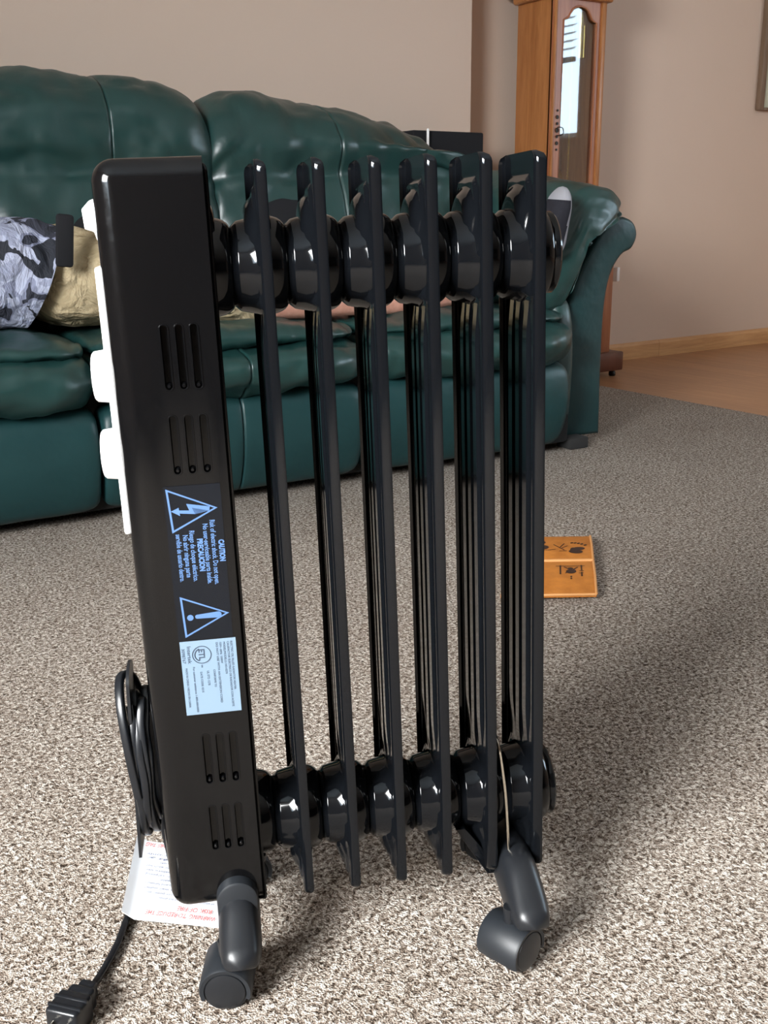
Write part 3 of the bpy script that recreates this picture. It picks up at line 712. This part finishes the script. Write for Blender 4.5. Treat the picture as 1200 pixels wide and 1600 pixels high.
# ================================================================== OIL HEATER
Bh = basis(.1404, .287, .0395)
Rw = Matrix((Bw[0], Bw[1], Bw[2])).transposed(); Rh = Matrix((Bh[0], Bh[1], Bh[2]))
RH = (Rw @ Rh)                     # heater frame to room: it stands turned and leaning slightly on the soft carpet
P0 = Vector((.09, .768, -.607))
heater = empty('oil_radiator_heater', (0, 0, 0)); mw = RH.to_4x4(); mw.translation = CAM + RH @ P0
heater.matrix_world = mw
heater['label'] = 'black glossy oil-filled radiator heater on casters standing on the carpet'; heater['category'] = 'heater'
def hp(n_, V, F, mt, parent=heater, smooth=True, sharp=40): return from_data(n_, V, F, mt, parent, smooth, sharp, P0)
ZT, ZB, YN, YF = .0363, -.5437, .7278, .8095
YC = (YN+YF)/2
SP = .039
ZU, ZL = -.0355, -.4835
def build_fin():
    """fin mesh about its plate plane x=0; flange reaches x=+.009"""
    NZ = 170
    zs = [ZB+(ZT-ZB)*(.5-.5*math.cos(math.pi*i/NZ))*.35+(ZT-ZB)*(i/NZ)*.65 for i in range(NZ+1)]
    # cross path: far flange, plate, near flange as (x, yrel 0..1, kind)
    path = []
    for a, b in ((-.0054, 0), (-.0034, .0004), (-.0012, .0009), (-.0002, .0018), (0, .0030)): path.append((a, YF-b, 0))
    NYp = 92
    for k in range(1, NYp): path.append((0, (YF-.0030)+((YN+.0048)-(YF-.0030))*k/NYp, 1))
    for a, b in ((0, .0048), (.0002, .0036), (.0006, .0026), (.0014, .0018), (.0026, .0012), (.0042, .0007), (.0058, .0003), (.0070, 0), (.0075, .0002)): path.append((a, YN+b, 2))
    def height(y, z):
        h = .0005; dy = y-YC
        if -.455 < z < -.058:
            env = sstep(-.455, -.425, z)*sstep(-.058, -.088, z)
            for c, w in ((-.0205, .0082), (-.0005, .0080), (.0195, .0082)):
                e = env if abs(c) < .01 else sstep(-.45, -.40, z)*sstep(-.062, -.10, z)
                h = max(h, .0005+.0021*e*sstep(w, w-.0026, abs(dy-c)))
        # stepped embossed shoulders above / below the tube
        for zc, sg in ((ZU, 1), (ZL, -1)):
            zz = (z-zc)*sg
            for (hw, ht, st) in ((.0315, .0560, .0024), (.0265, .0480, .0024)):
                dd = min(hw-abs(dy), ht-zz, (zz+.03)); dcorner = (hw+ht-.007)-(abs(dy)+max(0, zz))
                dd = min(dd, dcorner*.7)
                h += st*sstep(0, .0042, dd)
            if zz > 0:
                r = math.hypot(dy, zz*.78); h += .004*sstep(.040, .030, r)
        return h
    V, F = [], []; nP = len(path); rc = .0075
    for side in (-1, 1):
        for z in zs:
            # rounded near / far corners
            e = 0
            for zz in (ZT-z, z-ZB):
                if zz < rc: e = max(e, rc-math.sqrt(max(0, rc*rc-(rc-zz)**2)))
            for j, (x, y, kd) in enumerate(path):
                yy = YC + (y-YC)*(1-e/(YC-YN)*.9)
                fl = 1-.75*(e/rc)
                h = height(y, z) if kd == 1 else .0005
                x0_, y0_, _ = path[max(j-1, 0)]; x2_, y2_, _ = path[min(j+1, nP-1)]
                n_ = Vector((-(y2_-y0_), (x2_-x0_))).normalized()
                if kd == 1: n_ = Vector((1, 0))
                V.append((x*fl+side*n_.x*h, yy+side*n_.y*h, z))
    nb = len(zs)*nP
    for s in (0, 1):
        for i in range(len(zs)-1):
            for j in range(nP-1):
                a = s*nb+i*nP+j; F.append((a, a+1, a+nP+1, a+nP))
    for i in range(len(zs)-1):
        for j in (0, nP-1): a = i*nP+j; F.append((a, a+nP, nb+a+nP, nb+a))
    for j in range(nP-1):
        for i in (0, len(zs)-1): a = i*nP+j; F.append((a, a+1, nb+a+1, nb+a))
    me = bpy.data.meshes.new('fin'); me.from_pydata([(v[0], v[1]-P0.y, v[2]-P0.z) for v in V], [], F); me.update()
    bm = bmesh.new(); bm.from_mesh(me); bmesh.ops.recalc_face_normals(bm, faces=bm.faces); bm.to_mesh(me); bm.free()
    return me
fin_me = build_fin(); 
hub_prof = [(-.0195, .0280), (-.0193, .0285), (-.0158, .0314), (-.0154, .0317), (-.0150, .0319), (-.0146, .0320), (-.0080, .0334), (-.0030, .0346), (-.0026, .0348), (0, .0360), (.003, .0356), (.0075, .0350), (.0115, .0341), (.0145, .0330), (.0168, .0315), (.0183, .0299), (.0192, .0284), (.0195, .0270)]
V, F = lathe_data(hub_prof, 64, 'x', (0, 0, 0)); hub0 = bpy.data.meshes.new('hub'); hub0.from_pydata(V, [], F); hub0.update()
bm = bmesh.new(); bm.from_mesh(hub0); bmesh.ops.recalc_face_normals(bm, faces=bm.faces); bm.to_mesh(hub0); bm.free()
for i in range(7):
    xr = .0322+SP*(i-1)-.0077
    fn = link('fin', fin_me, M['gloss'], heater, True, 55); fn.location = (xr-P0.x, 0, 0)
    for zc in (ZU, ZL):
        h = link('hub', hub0, M['gloss'], fn, True, 55); h.location = (0, YC-P0.y, zc-P0.z)
# end caps of the two tubes
xe = .0322+SP*5-.0077
for zc in (ZU, ZL):
    V, F = lathe_data([(.018, .0290), (.0195, .0300), (.0225, .0300), (.024, .0285), (.0245, .020), (.026, .008), (.026, .001)], 48, 'x', (xe, YC, zc)); hp('end_cap', V, F, M['gloss'])
# side case
def rrbox(lo, hi, r):
    bm = bmesh.new(); bbox(bm, lo, hi)
    es = [e for e in bm.edges if not all(abs(v.co.x-hi[0]) < 1e-6 for v in e.verts)]
    bmesh.ops.bevel(bm, geom=es, offset=r, segments=8, profile=.5, affect='EDGES'); return bm
CX0, CX1, CY0, CY1, CZ0, CZ1 = -.0840, -.0100, .7215, .8145, -.5395, .0395
bm = rrbox((CX0, CY0, CZ0), (CX1, CY1, CZ1), .0155)
case = from_bm('control_case', bm, M['case'], heater, True, 40, P0)
SL = []
for zs_, xs_ in (((-.0695, -.1150), (-.0452, -.0350, -.0248)), ((-.1325, -.1755), (-.0450, -.0345, -.0240)), ((-.3815, -.4248), (-.0437, -.0335, -.0233)), ((-.4440, -.4845), (-.0440, -.0340, -.0240))):
    for x in xs_: SL.append((x, zs_[0], zs_[1]))
def capsule(x, za, zb, r, n=10):
    P = []
    for k in range(n+1): t = math.pi*k/n; P.append((x+r*math.cos(t), za-r+r*math.sin(t)))
    for k in range(n+1): t = math.pi+math.pi*k/n; P.append((x+r*math.cos(t), zb+r+r*math.sin(t)))
    return P
bm = bmesh.new()
for x, za, zb in SL:
    P = capsule(x, za, zb, .0026)
    a = [bm.verts.new((p[0], CY0-.003, p[1])) for p in P]; b = [bm.verts.new((p[0], CY0+.0045, p[1])) for p in P]; n = len(P)
    bm.faces.new(a); bm.faces.new(b[::-1])
    for k in range(n): bm.faces.new((a[k], b[k], b[(k+1) % n], a[(k+1) % n]))
cut = from_bm('cutter', bm, M['slot'], None, False, off=P0); 
md = case.modifiers.new('b', 'BOOLEAN'); md.operation = 'DIFFERENCE'; md.object = cut; md.solver = 'EXACT'
cut.matrix_world = heater.matrix_world
bpy.context.view_layer.update(); dg = bpy.context.evaluated_depsgraph_get(); me2 = bpy.data.meshes.new_from_object(case.evaluated_get(dg)); case.modifiers.clear(); case.data = me2
bpy.data.objects.remove(cut)
me2.materials.clear(); me2.materials.append(M['case']); me2.polygons.foreach_set('use_smooth', [True]*len(me2.polygons)); me2.set_sharp_from_angle(angle=R_(30))
for x, za, zb in SL:     # pressed rim round every vent slot
    P = [Vector((a, CY0+.0002, b)) for a, b in capsule(x, za, zb, .0030)]
    V, F = tube_data(P, .0007, 6, True); 
    # small scoop at the foot of the slot
    lathe_data([(0, .0024), (.0016, .0020), (.0026, .001)], 12, 'y', (x, CY0-.0002, zb+.0028), V, F)
    V[-36:] = [(v[0], CY0+.003-(v[1]-CY0)*1.0, v[2]) for v in V[-36:]]
    s_ = hp('vent_slot', V, F, M['case'], case)
# stickers
def fr(x, z): return ((x, CY0-.0004, z), (0, 0, -1), (1, 0, 0), (0, -1, 0))       # reads downwards
wl = box('warning_label', (-.0565, CY0-.0005, -.3025), (-.0162, CY0+.001, -.1835), M['sticker_black'], heater, off=P0)
wl['label'] = 'black caution sticker with pale blue print'
def tri_outline(P, w):
    c = sum((Vector(p) for p in P), Vector((0, 0)))/3
    I = [Vector(p)+(c-Vector(p)).normalized()*w for p in P]; return P, I
for P, nm in (([(-.0550, -.1852), (-.0193, -.2014), (-.0530, -.2184)], 'shock_triangle'), ([(-.0525, -.2675), (-.0175, -.2831), (-.0511, -.3003)], 'alert_triangle')):
    O, I = tri_outline(P, .0026); bm = bmesh.new()
    a = [bm.verts.new((p[0], CY0-.0008, p[1])) for p in O]; b = [bm.verts.new((p[0], CY0-.0008, p[1])) for p in I]
    for k in range(3): bm.faces.new((a[k], a[(k+1) % 3], b[(k+1) % 3], b[k]))
    if nm == 'shock_triangle':
        Pb = [(-0.05262, -0.20192), (-0.04686, -0.19945), (-0.0467, -0.20147), (-0.03955, -0.20207), (-0.04131, -0.19696), (-0.02473, -0.20012), (-0.02524, -0.20326), (-0.0375, -0.20023), (-0.0355, -0.20512), (-0.04648, -0.20385), (-0.04631, -0.20575)]
        bm.faces.new([bm.verts.new((p[0], CY0-.0008, p[1])) for p in Pb])
    else:
        Pb = []
        for k in range(9): t = -math.pi/2+math.pi*k/8; Pb.append((-.0255+.0024*math.cos(t), -.2838+.0024*math.sin(t)))
        for k in range(9): t = math.pi/2+math.pi*k/8; Pb.append((-.0410+.0016*math.cos(t), -.2842+.0016*math.sin(t)))
        bm.faces.new([bm.verts.new((p[0], CY0-.0008, p[1])) for p in Pb])
        bm.faces.new([bm.verts.new((-.0462+.0024*math.cos(k*math.pi/6), CY0-.0008, -.2846+.0024*math.sin(k*math.pi/6))) for k in range(12)])
    bmesh.ops.triangulate(bm, faces=bm.faces)
    from_bm(nm, bm, M['sticker_blue'], wl, False, off=P0)
for s, x, za, zb in (('CAUTION', -.0206, -.2258, -.2425), ('Risk of electric shock. Do not open.', -.0258, -.2105, -.2600), ('No user-serviceable parts inside.', -.0310, -.2130, -.2592),
                     ('PRECAUCION', -.0358, -.2240, -.2490), ('Riesgo de choque eléctrico.', -.0410, -.2175, -.2565), ('No abrir ninguna parte', -.0458, -.2205, -.2530), ('servible de usuario dentro.', -.0508, -.2195, -.2560)):
    text('lettering', s, .0054 if s.isupper() else .0052, fr(x, za), M['sticker_blue'], wl, P0, width=za-zb, bold=.00012 if not s.isupper() else .0003)
rl = box('rating_label', (-.0560, CY0-.0006, -.3640), (-.0145, CY0+.001, -.3035), M['sticker_silver'], heater, off=P0)
rl['label'] = 'pale silver rating sticker with fine print'
def fr2(x, z): return ((x, CY0-.00055, z), (0, 0, -1), (1, 0, 0), (0, -1, 0))
for s, x, za, zb, sz in (('ELECTRIC OIL FILLED RADIATOR HEATER', -.0186, -.3060, -.3460, .0022), ('CALEFACTOR ELECTRICO DE RADIADOR CON ACEITE', -.0212, -.3060, -.3600, .0022), ('MODEL/MODELO: HO-0270', -.0240, -.3062, -.3325, .0022),
                     ('120V~ 60Hz  1500W', -.0268, -.3062, -.3235, .0022), ('DO NOT USE WITH AN EXTENSION CORD', -.0295, -.3062, -.3560, .0022), ('CONFORMS TO', -.0330, -.3280, -.3425, .0022),
                     ('UL STD 1278', -.0378, -.3285, -.3405, .0024), ('DATE CODE: 0215', -.0428, -.3290, -.3460, .0022), ('For customer assistance 1-800-000-0000', -.0480, -.3245, -.3620, .0022), ('MADE IN CHINA / HECHO EN CHINA', -.0535, -.3250, -.3575, .0022),
                     ('Intertek', -.0510, -.3075, -.3215, .0040), ('3098767', -.0550, -.3090, -.3210, .0032), ('us', -.0415, -.3232, -.3255, .0022)):
    text('print', s, sz, fr2(x, za), M['ink'], rl, P0, width=za-zb, bold=.00005)
V, F = [], []; cc = (-.0405, -.3150)
tube_data([Vector((cc[0]+.0069*math.cos(a), CY0-.0007, cc[1]+.0069*math.sin(a))) for a in [k*math.pi/20 for k in range(40)]], .00032, 6, True, None, V, F)
tube_data([Vector((cc[0]+.0052*math.cos(a), CY0-.0007, cc[1]+.0052*math.sin(a))) for a in [math.radians(110+k*8) for k in range(18)]], .0004, 6, False, None, V, F)
hp('certification_ring', V, F, M['ink'], rl)
text('print', 'ETL', .0062, fr2(cc[0]-.0021, cc[1]+.0045), M['ink'], rl, P0, width=.0090, bold=.0002)
# control panel on the end face, knobs, switch
def xf_lathe(nm, prof, y, z, mt, parent=heater, seg=48): V, F = lathe_data(prof, seg, 'x', (0, y, z)); return hp(nm, V, F, mt, parent)
KY = .762
bm = bmesh.new(); bbox(bm, (-.0885, KY-.026, -.2215), (-.0830, KY+.026, -.0300), .0022, 3)
cp = from_bm('control_panel', bm, M['white_plastic'], heater, True, 40, P0)
for zc in (-.1080, -.1655):
    kn = xf_lathe('control_knob', [(-.0875, .0195), (-.0985, .0182), (-.1000, .0165), (-.1006, .010), (-.1008, .001)], KY, zc, M['white_plastic'])
prism('indicator_housing', [(-.0835, .0150), (-.0880, .0135), (-.0935, .0080), (-.0928, -.0050), (-.0868, -.0070), (-.0835, -.0190)], ((0, KY-.016, 0), (1, 0, 0), (0, 0, 1), (0, 1, 0)), .034, M['white_plastic'], heater, P0, .0008, True)
# cord holder
hold = []
def tiltx(z): return -.1005-.006*(z+.34)/(-.16)
bm = bmesh.new()
poly = []
for k in range(13): t = math.pi*k/12; poly.append((.020*math.cos(t), .0+.012*math.sin(t)))
poly = [(YC-.002+a, -.348+b) for a, b in poly] + [(YC-.022, -.500), (YC+.018, -.500)]
a = [bm.verts.new((tiltx(z)-.0012, y, z)) for y, z in poly]; b = [bm.verts.new((tiltx(z)+.0012, y, z)) for y, z in poly]; n = len(poly)
bm.faces.new(a); bm.faces.new(b[::-1])
for k in range(n): bm.faces.new((a[k], b[k], b[(k+1) % n], a[(k+1) % n]))
bmesh.ops.triangulate(bm, faces=[f for f in bm.faces if len(f.verts) > 4])
bbox(bm, (-.1035, YC-.012, -.470), (-.083, YC+.010, -.375), .002)
from_bm('cord_holder', bm, M['plastic'], heater, True, 40, P0)
# power cord: flat twin cable wound round the holder then out over the floor
twin = [(math.cos(t)*.55+(.62 if math.cos(t) > 0 else -.62), math.sin(t)*.9) for t in [2*math.pi*(k+.5)/20 for k in range(20)]]
loops = []
for k in range(5):
    xx = -.0885-.0026*k; a0 = 0
    for q in range(16):
        t = 2*math.pi*q/16
        loops.append(Vector((xx-.0026*q/16+.0008*math.sin(q*2.1+k), YC-.001+(.026+.0016*((k*7) % 3))*math.sin(t), -.424+(.050+.006*((k*5) % 3))*math.cos(t) + .004*math.sin(k*3))))
loops = smooth_path(loops, 4)
WH = heater.matrix_world.inverted()
def floor_h(xp, yp, z): return WH @ px(xp, yp, z=z) + P0
tail = [Vector((-.101, YC-.030, -.44)), Vector((-.105, YC-.028, -.40)), Vector((-.1085, YC-.016, -.365)), Vector((-.1085, YC+.004, -.350)), Vector((-.100, YC+.020, -.362)), Vector((-.094, YC+.034, -.42)), Vector((-.092, YC+.036, -.50)), Vector((-.088, YC+.045, -.57))]
fl = [floor_h(262, 1370, .006), floor_h(222, 1395, .005), floor_h(200, 1432, .005), floor_h(182, 1478, .005), floor_h(158, 1522, .005), floor_h(140, 1548, .009)]
cord = smooth_path(tail+fl, 10)
tube('cord_coil', loops, .0029, M['rubber'], heater, prof=twin, off=P0, up=Vector((1, 0, 0)))
cd = tube('power_cord', cord, .0031, M['rubber'], heater, prof=twin, off=P0)
# plug (moulded block with two flat blades), lying at the end of the cord
pw = px(118, 1572, z=.012); dirw = (px(100, 1600, z=.012)-px(150, 1535, z=.012)).normalized()
pf_ = Matrix.Translation(pw) @ Matrix((dirw, Vector((0, 0, 1)).cross(dirw), Vector((0, 0, 1)))).transposed().to_4x4()
bm = bmesh.new(); bbox(bm, (-.004, -.014, -.0115), (.020, .014, .0115), .003, 3); bbox(bm, (-.014, -.011, -.009), (-.004, .011, .009), .003, 3); bbox(bm, (-.022, -.007, -.007), (-.013, .007, .007), .002)
bbox(bm, (.003, -.0145, .0095), (.006, .0145, .0125), .001); bbox(bm, (.012, -.0145, .0095), (.015, .0145, .0125), .001)
bmesh.ops.transform(bm, matrix=WH @ pf_, verts=bm.verts)
pl = from_bm('plug', bm, M['rubber'], heater, True, 40)
for s_ in (-1, 1):
    bm = bmesh.new(); bbox(bm, (.020, s_*.0064-.0008, -.003), (.036, s_*.0064+.0008, .003), .0004); bmesh.ops.transform(bm, matrix=WH @ pf_, verts=bm.verts)
    from_bm('blade', bm, M['chrome'], pl, True, 40)
# warning tag lying on the carpet
ca, cb, cc_, cd_ = px(216, 1312, z=.02), px(268, 1308, z=.02), px(340, 1449, z=.008), px(190, 1428, z=.012)
far_r = cb + (cb-ca)*.9; 
tagc = [ca, ca+(cc_-cd_)*.92, cc_+(cc_-cd_)*.02, cd_]
V, F = [], []; n1, n2 = 16, 16
def tagp(u, v_, dz=0):
    p = (tagc[0]*(1-u)+tagc[1]*u)*(1-v_)+(tagc[3]*(1-u)+tagc[2]*u)*v_
    z = .008+.012*(1-v_)*(1-u*.3)+.0012*math.sin(u*math.pi)*math.sin(v_*math.pi) + (.007*max(0, .12-u)/.12)
    return Vector((p.x, p.y, z+dz))
for i in range(n1+1):
    for j in range(n2+1): V.append(tuple(WH @ tagp(i/n1, j/n2)))
nb = len(V)
for i in range(n1+1):
    for j in range(n2+1): V.append(tuple(WH @ tagp(i/n1, j/n2, -.0006)))
w = n2+1
for i in range(n1):
    for j in range(n2): a = i*w+j; F.append((a, a+1, a+w+1, a+w)); F.append((nb+a, nb+a+w, nb+a+w+1, nb+a+1))
for i in range(n1):
    for j in (0, n2): a = i*w+j; F.append((a, a+w, nb+a+w, nb+a))
for j in range(n2):
    for i in (0, n1): a = i*w+j; F.append((a, a+1, nb+a+1, nb+a))
tg = from_data('warning_tag', V, F, M['paper'], heater, True, 40); tg['label'] = 'white paper tag with red and grey print on the cord'
def tag_text(s, u0, v0, wid, size, mt_):
    # upside-down text seen from the camera
    o = tagp(u0, v0, .0014); e1 = (tagp(u0-.5, v0, .0014)-o).normalized(); e2 = (tagp(u0, v0-.1, .0014)-o); e2 = (e1*e2.dot(e1)-e2).normalized(); en = e1.cross(e2)
    W3 = WH.to_3x3(); text('print', s, size, (WH @ o, W3 @ e1, W3 @ e2, W3 @ en*(1 if en.z > 0 else -1)), mt_, tg, (0, 0, 0), width=wid)
Lw = (tagc[2]-tagc[3]).length; 
tag_text('WARNING: TO REDUCE THE', .97, .90, Lw*.72, .0075, M['ink_red']); tag_text('RISK OF FIRE', .93, .82, Lw*.36, .0075, M['ink_red'])
tag_text('DO NOT REMOVE THIS TAG', .95, .04, Lw*.75, .0075, M['ink_red'])
lines = ['or electric shock do not use this product', 'with an extension cord or power strip', 'plug directly into a wall outlet', 'keep away from curtains and furniture', 'do not cover the heater', 'do not run cord under carpeting', 'read instructions before use', 'inspect the cord before each use', 'unplug when not in use', 'keep dry', 'for indoor use only']
for k, s in enumerate(lines): tag_text(s, .95, .74-k*.055, Lw*(.74 if k % 4 else .6), .0042, M['ink_grey'])
# legs and casters
def leg(xc, nm='leg'):
    """arched plastic foot bar running front to back under the body"""
    prof = []
    V, F = [], []; NV = 20; ys = []
    for s in [i/40 for i in range(41)]: ys.append(.669+(.867-.669)*s)
    for y in ys:
        t = (y-YC)/((.867-.669)/2); e = max(0, 1-abs(t)**9)**.33; e = .05+.95*e
        ztop = -.5225 - .022*sstep(.45, 1.0, abs(t)); zbot = -.5640+.010*sstep(.8, .2, abs(t)); hw = .0172
        zc = (ztop+zbot)/2
        for k in range(NV):
            a = 2*math.pi*k/NV; c, sn = math.cos(a), math.sin(a)
            up = sn > 0; ex_ = .75 if up else .35
            V.append((xc+math.copysign(abs(c)**(.85 if up else .35), c)*hw*e, y if True else 0, zbot+.006+((ztop-zbot-.006)*abs(sn)**ex_ if up else -.006*abs(sn)**.4)*e))
    for i in range(len(ys)-1):
        for k in range(NV): k2 = (k+1) % NV; F.append((i*NV+k, i*NV+k2, (i+1)*NV+k2, (i+1)*NV+k))
    F.append(tuple(range(NV))); F.append(tuple((len(ys)-1)*NV+k for k in range(NV)))
    return hp(nm, V, F, M['plastic'], heater, True, 60)
def caster(xc, yc, ang, root):
    """hooded twin wheel, axle direction given by ang (0 = towards the front)"""
    A = Matrix.Translation(Vector((xc, yc, -.5865))) @ Matrix.Rotation(ang, 4, 'Z')
    fz = -.607+.0005
    V, F = lathe_data([(-.019, .0150), (-.018, .0178), (-.016, .0185), (.016, .0185), (.018, .0178), (.019, .015)], 40, 'y')
    V = [tuple(A @ Vector(v)) for v in V]; wh = hp('caster', V, F, M['plastic_rough'], root)
    V, F = [], []
    # hood: arc shell round the top of the wheel
    n = 26
    for (y, r) in ((-.0195, .0170), (-.0200, .0200), (-.0180, .0212), (.0180, .0212), (.0200, .0200), (.0195, .0170)):
        for k in range(n+1): t = R_(-22)+R_(224)*k/n; V.append((r*math.cos(t), y, r*math.sin(t)))
    w = n+1
    for i in range(5):
        for k in range(n): a = i*w+k; F.append((a, a+1, a+w+1, a+w))
    V = [tuple(A @ Vector(v)) for v in V]; from_data('wheel_hood', V, F, M['plastic_rough'], wh, True, 40, P0)
    V, F = lathe_data([(-.0208, .001), (-.0206, .012), (-.0195, .0158), (-.0185, .0162)], 36, 'y'); V = [tuple(A @ Vector(v)) for v in V]; from_data('wheel_cap', V, F, M['plastic'], wh, True, 30, P0)
    V, F = lathe_data([(.016, .006), (.034, .006)], 14, 'z', (xc, yc, -.5865)); from_data('swivel_pin', V, F, M['plastic'], wh, True, 40, P0)
l1 = leg(-.0305); l2 = leg(.2045)
caster(-.0425, .700, R_(-8), heater); caster(.1900, .694, R_(38), heater)
caster(-.026, .845, R_(15), heater); caster(.205, .845, R_(-20), heater)
# arched hood where the left foot bar meets the case
V, F = [], []
for (y, r) in ((CY0+.004, .0165), (CY0-.006, .0165), (CY0-.009, .0158), (CY0-.0100, .0140)):
    for k in range(25): t = math.pi*k/24; V.append((-.0305+r*math.cos(t), y, -.5270+r*1.0*math.sin(t)))
    V.append((-.0305-r, y, -.5400)); V.append((-.0305+r, y, -.5400))
for i in range(3):
    for k in range(27): k2 = (k+1) % 27; F.append((i*27+k, i*27+k2, (i+1)*27+k2, (i+1)*27+k))
F.append(tuple(range(27))); F.append(tuple(81+k for k in range(27)))
hp('leg_hood', V, F, M['plastic_rough'])
# steel clip holding the right leg to the lower tube, with wing nut and bracket
cx = .1965
P = []
for k in range(15): a = R_(200-14.5*k); P.append((cx, YC+.0385*math.cos(a), ZL+.0385*math.sin(a)))
P = [(cx, YC-.036, -.530)] + P[::1]
P = smooth_path([(.1985, .730, -.545), (.1982, .730, -.520), (.1962, .7295, -.476), (.1935, .731, -.446), (.1910, .737, -.424), (.1905, YC, ZL+.064), (.1910, YC+.031, ZL+.058), (.1962, YC+.0385, ZL), (.1985, YC+.038, -.545)], 6)
tube('steel_clip', P, .0014, M['chrome'], heater, 10, off=P0, up=Vector((1, 0, 0)))
V, F = lathe_data([(-.541, .0022), (-.538, .003), (-.534, .003), (-.533, .0016), (-.528, .0014)], 12, 'z', (.1985, .730, 0)); wn = hp('wing_nut', V, F, M['chrome'])
bm = bmesh.new()
bbox(bm, (.183, .735, -.548), (.222, .800, -.541), .001)
for k in (0, 1):
    vv = [(.150+.0, .780, -.500), (.186, .760, -.548), (.192, .760, -.548), (.160, .780, -.500)]
prism('leg_bracket', [(.155, -.505), (.163, -.505), (.196, -.552), (.182, -.552)], ((0, YC-.030, 0), (1, 0, 0), (0, 0, 1), (0, 1, 0)), .06, M['gloss'], heater, P0, .0006, True)
from_bm('bracket_plate', bm, M['gloss'], heater, True, 40, P0)
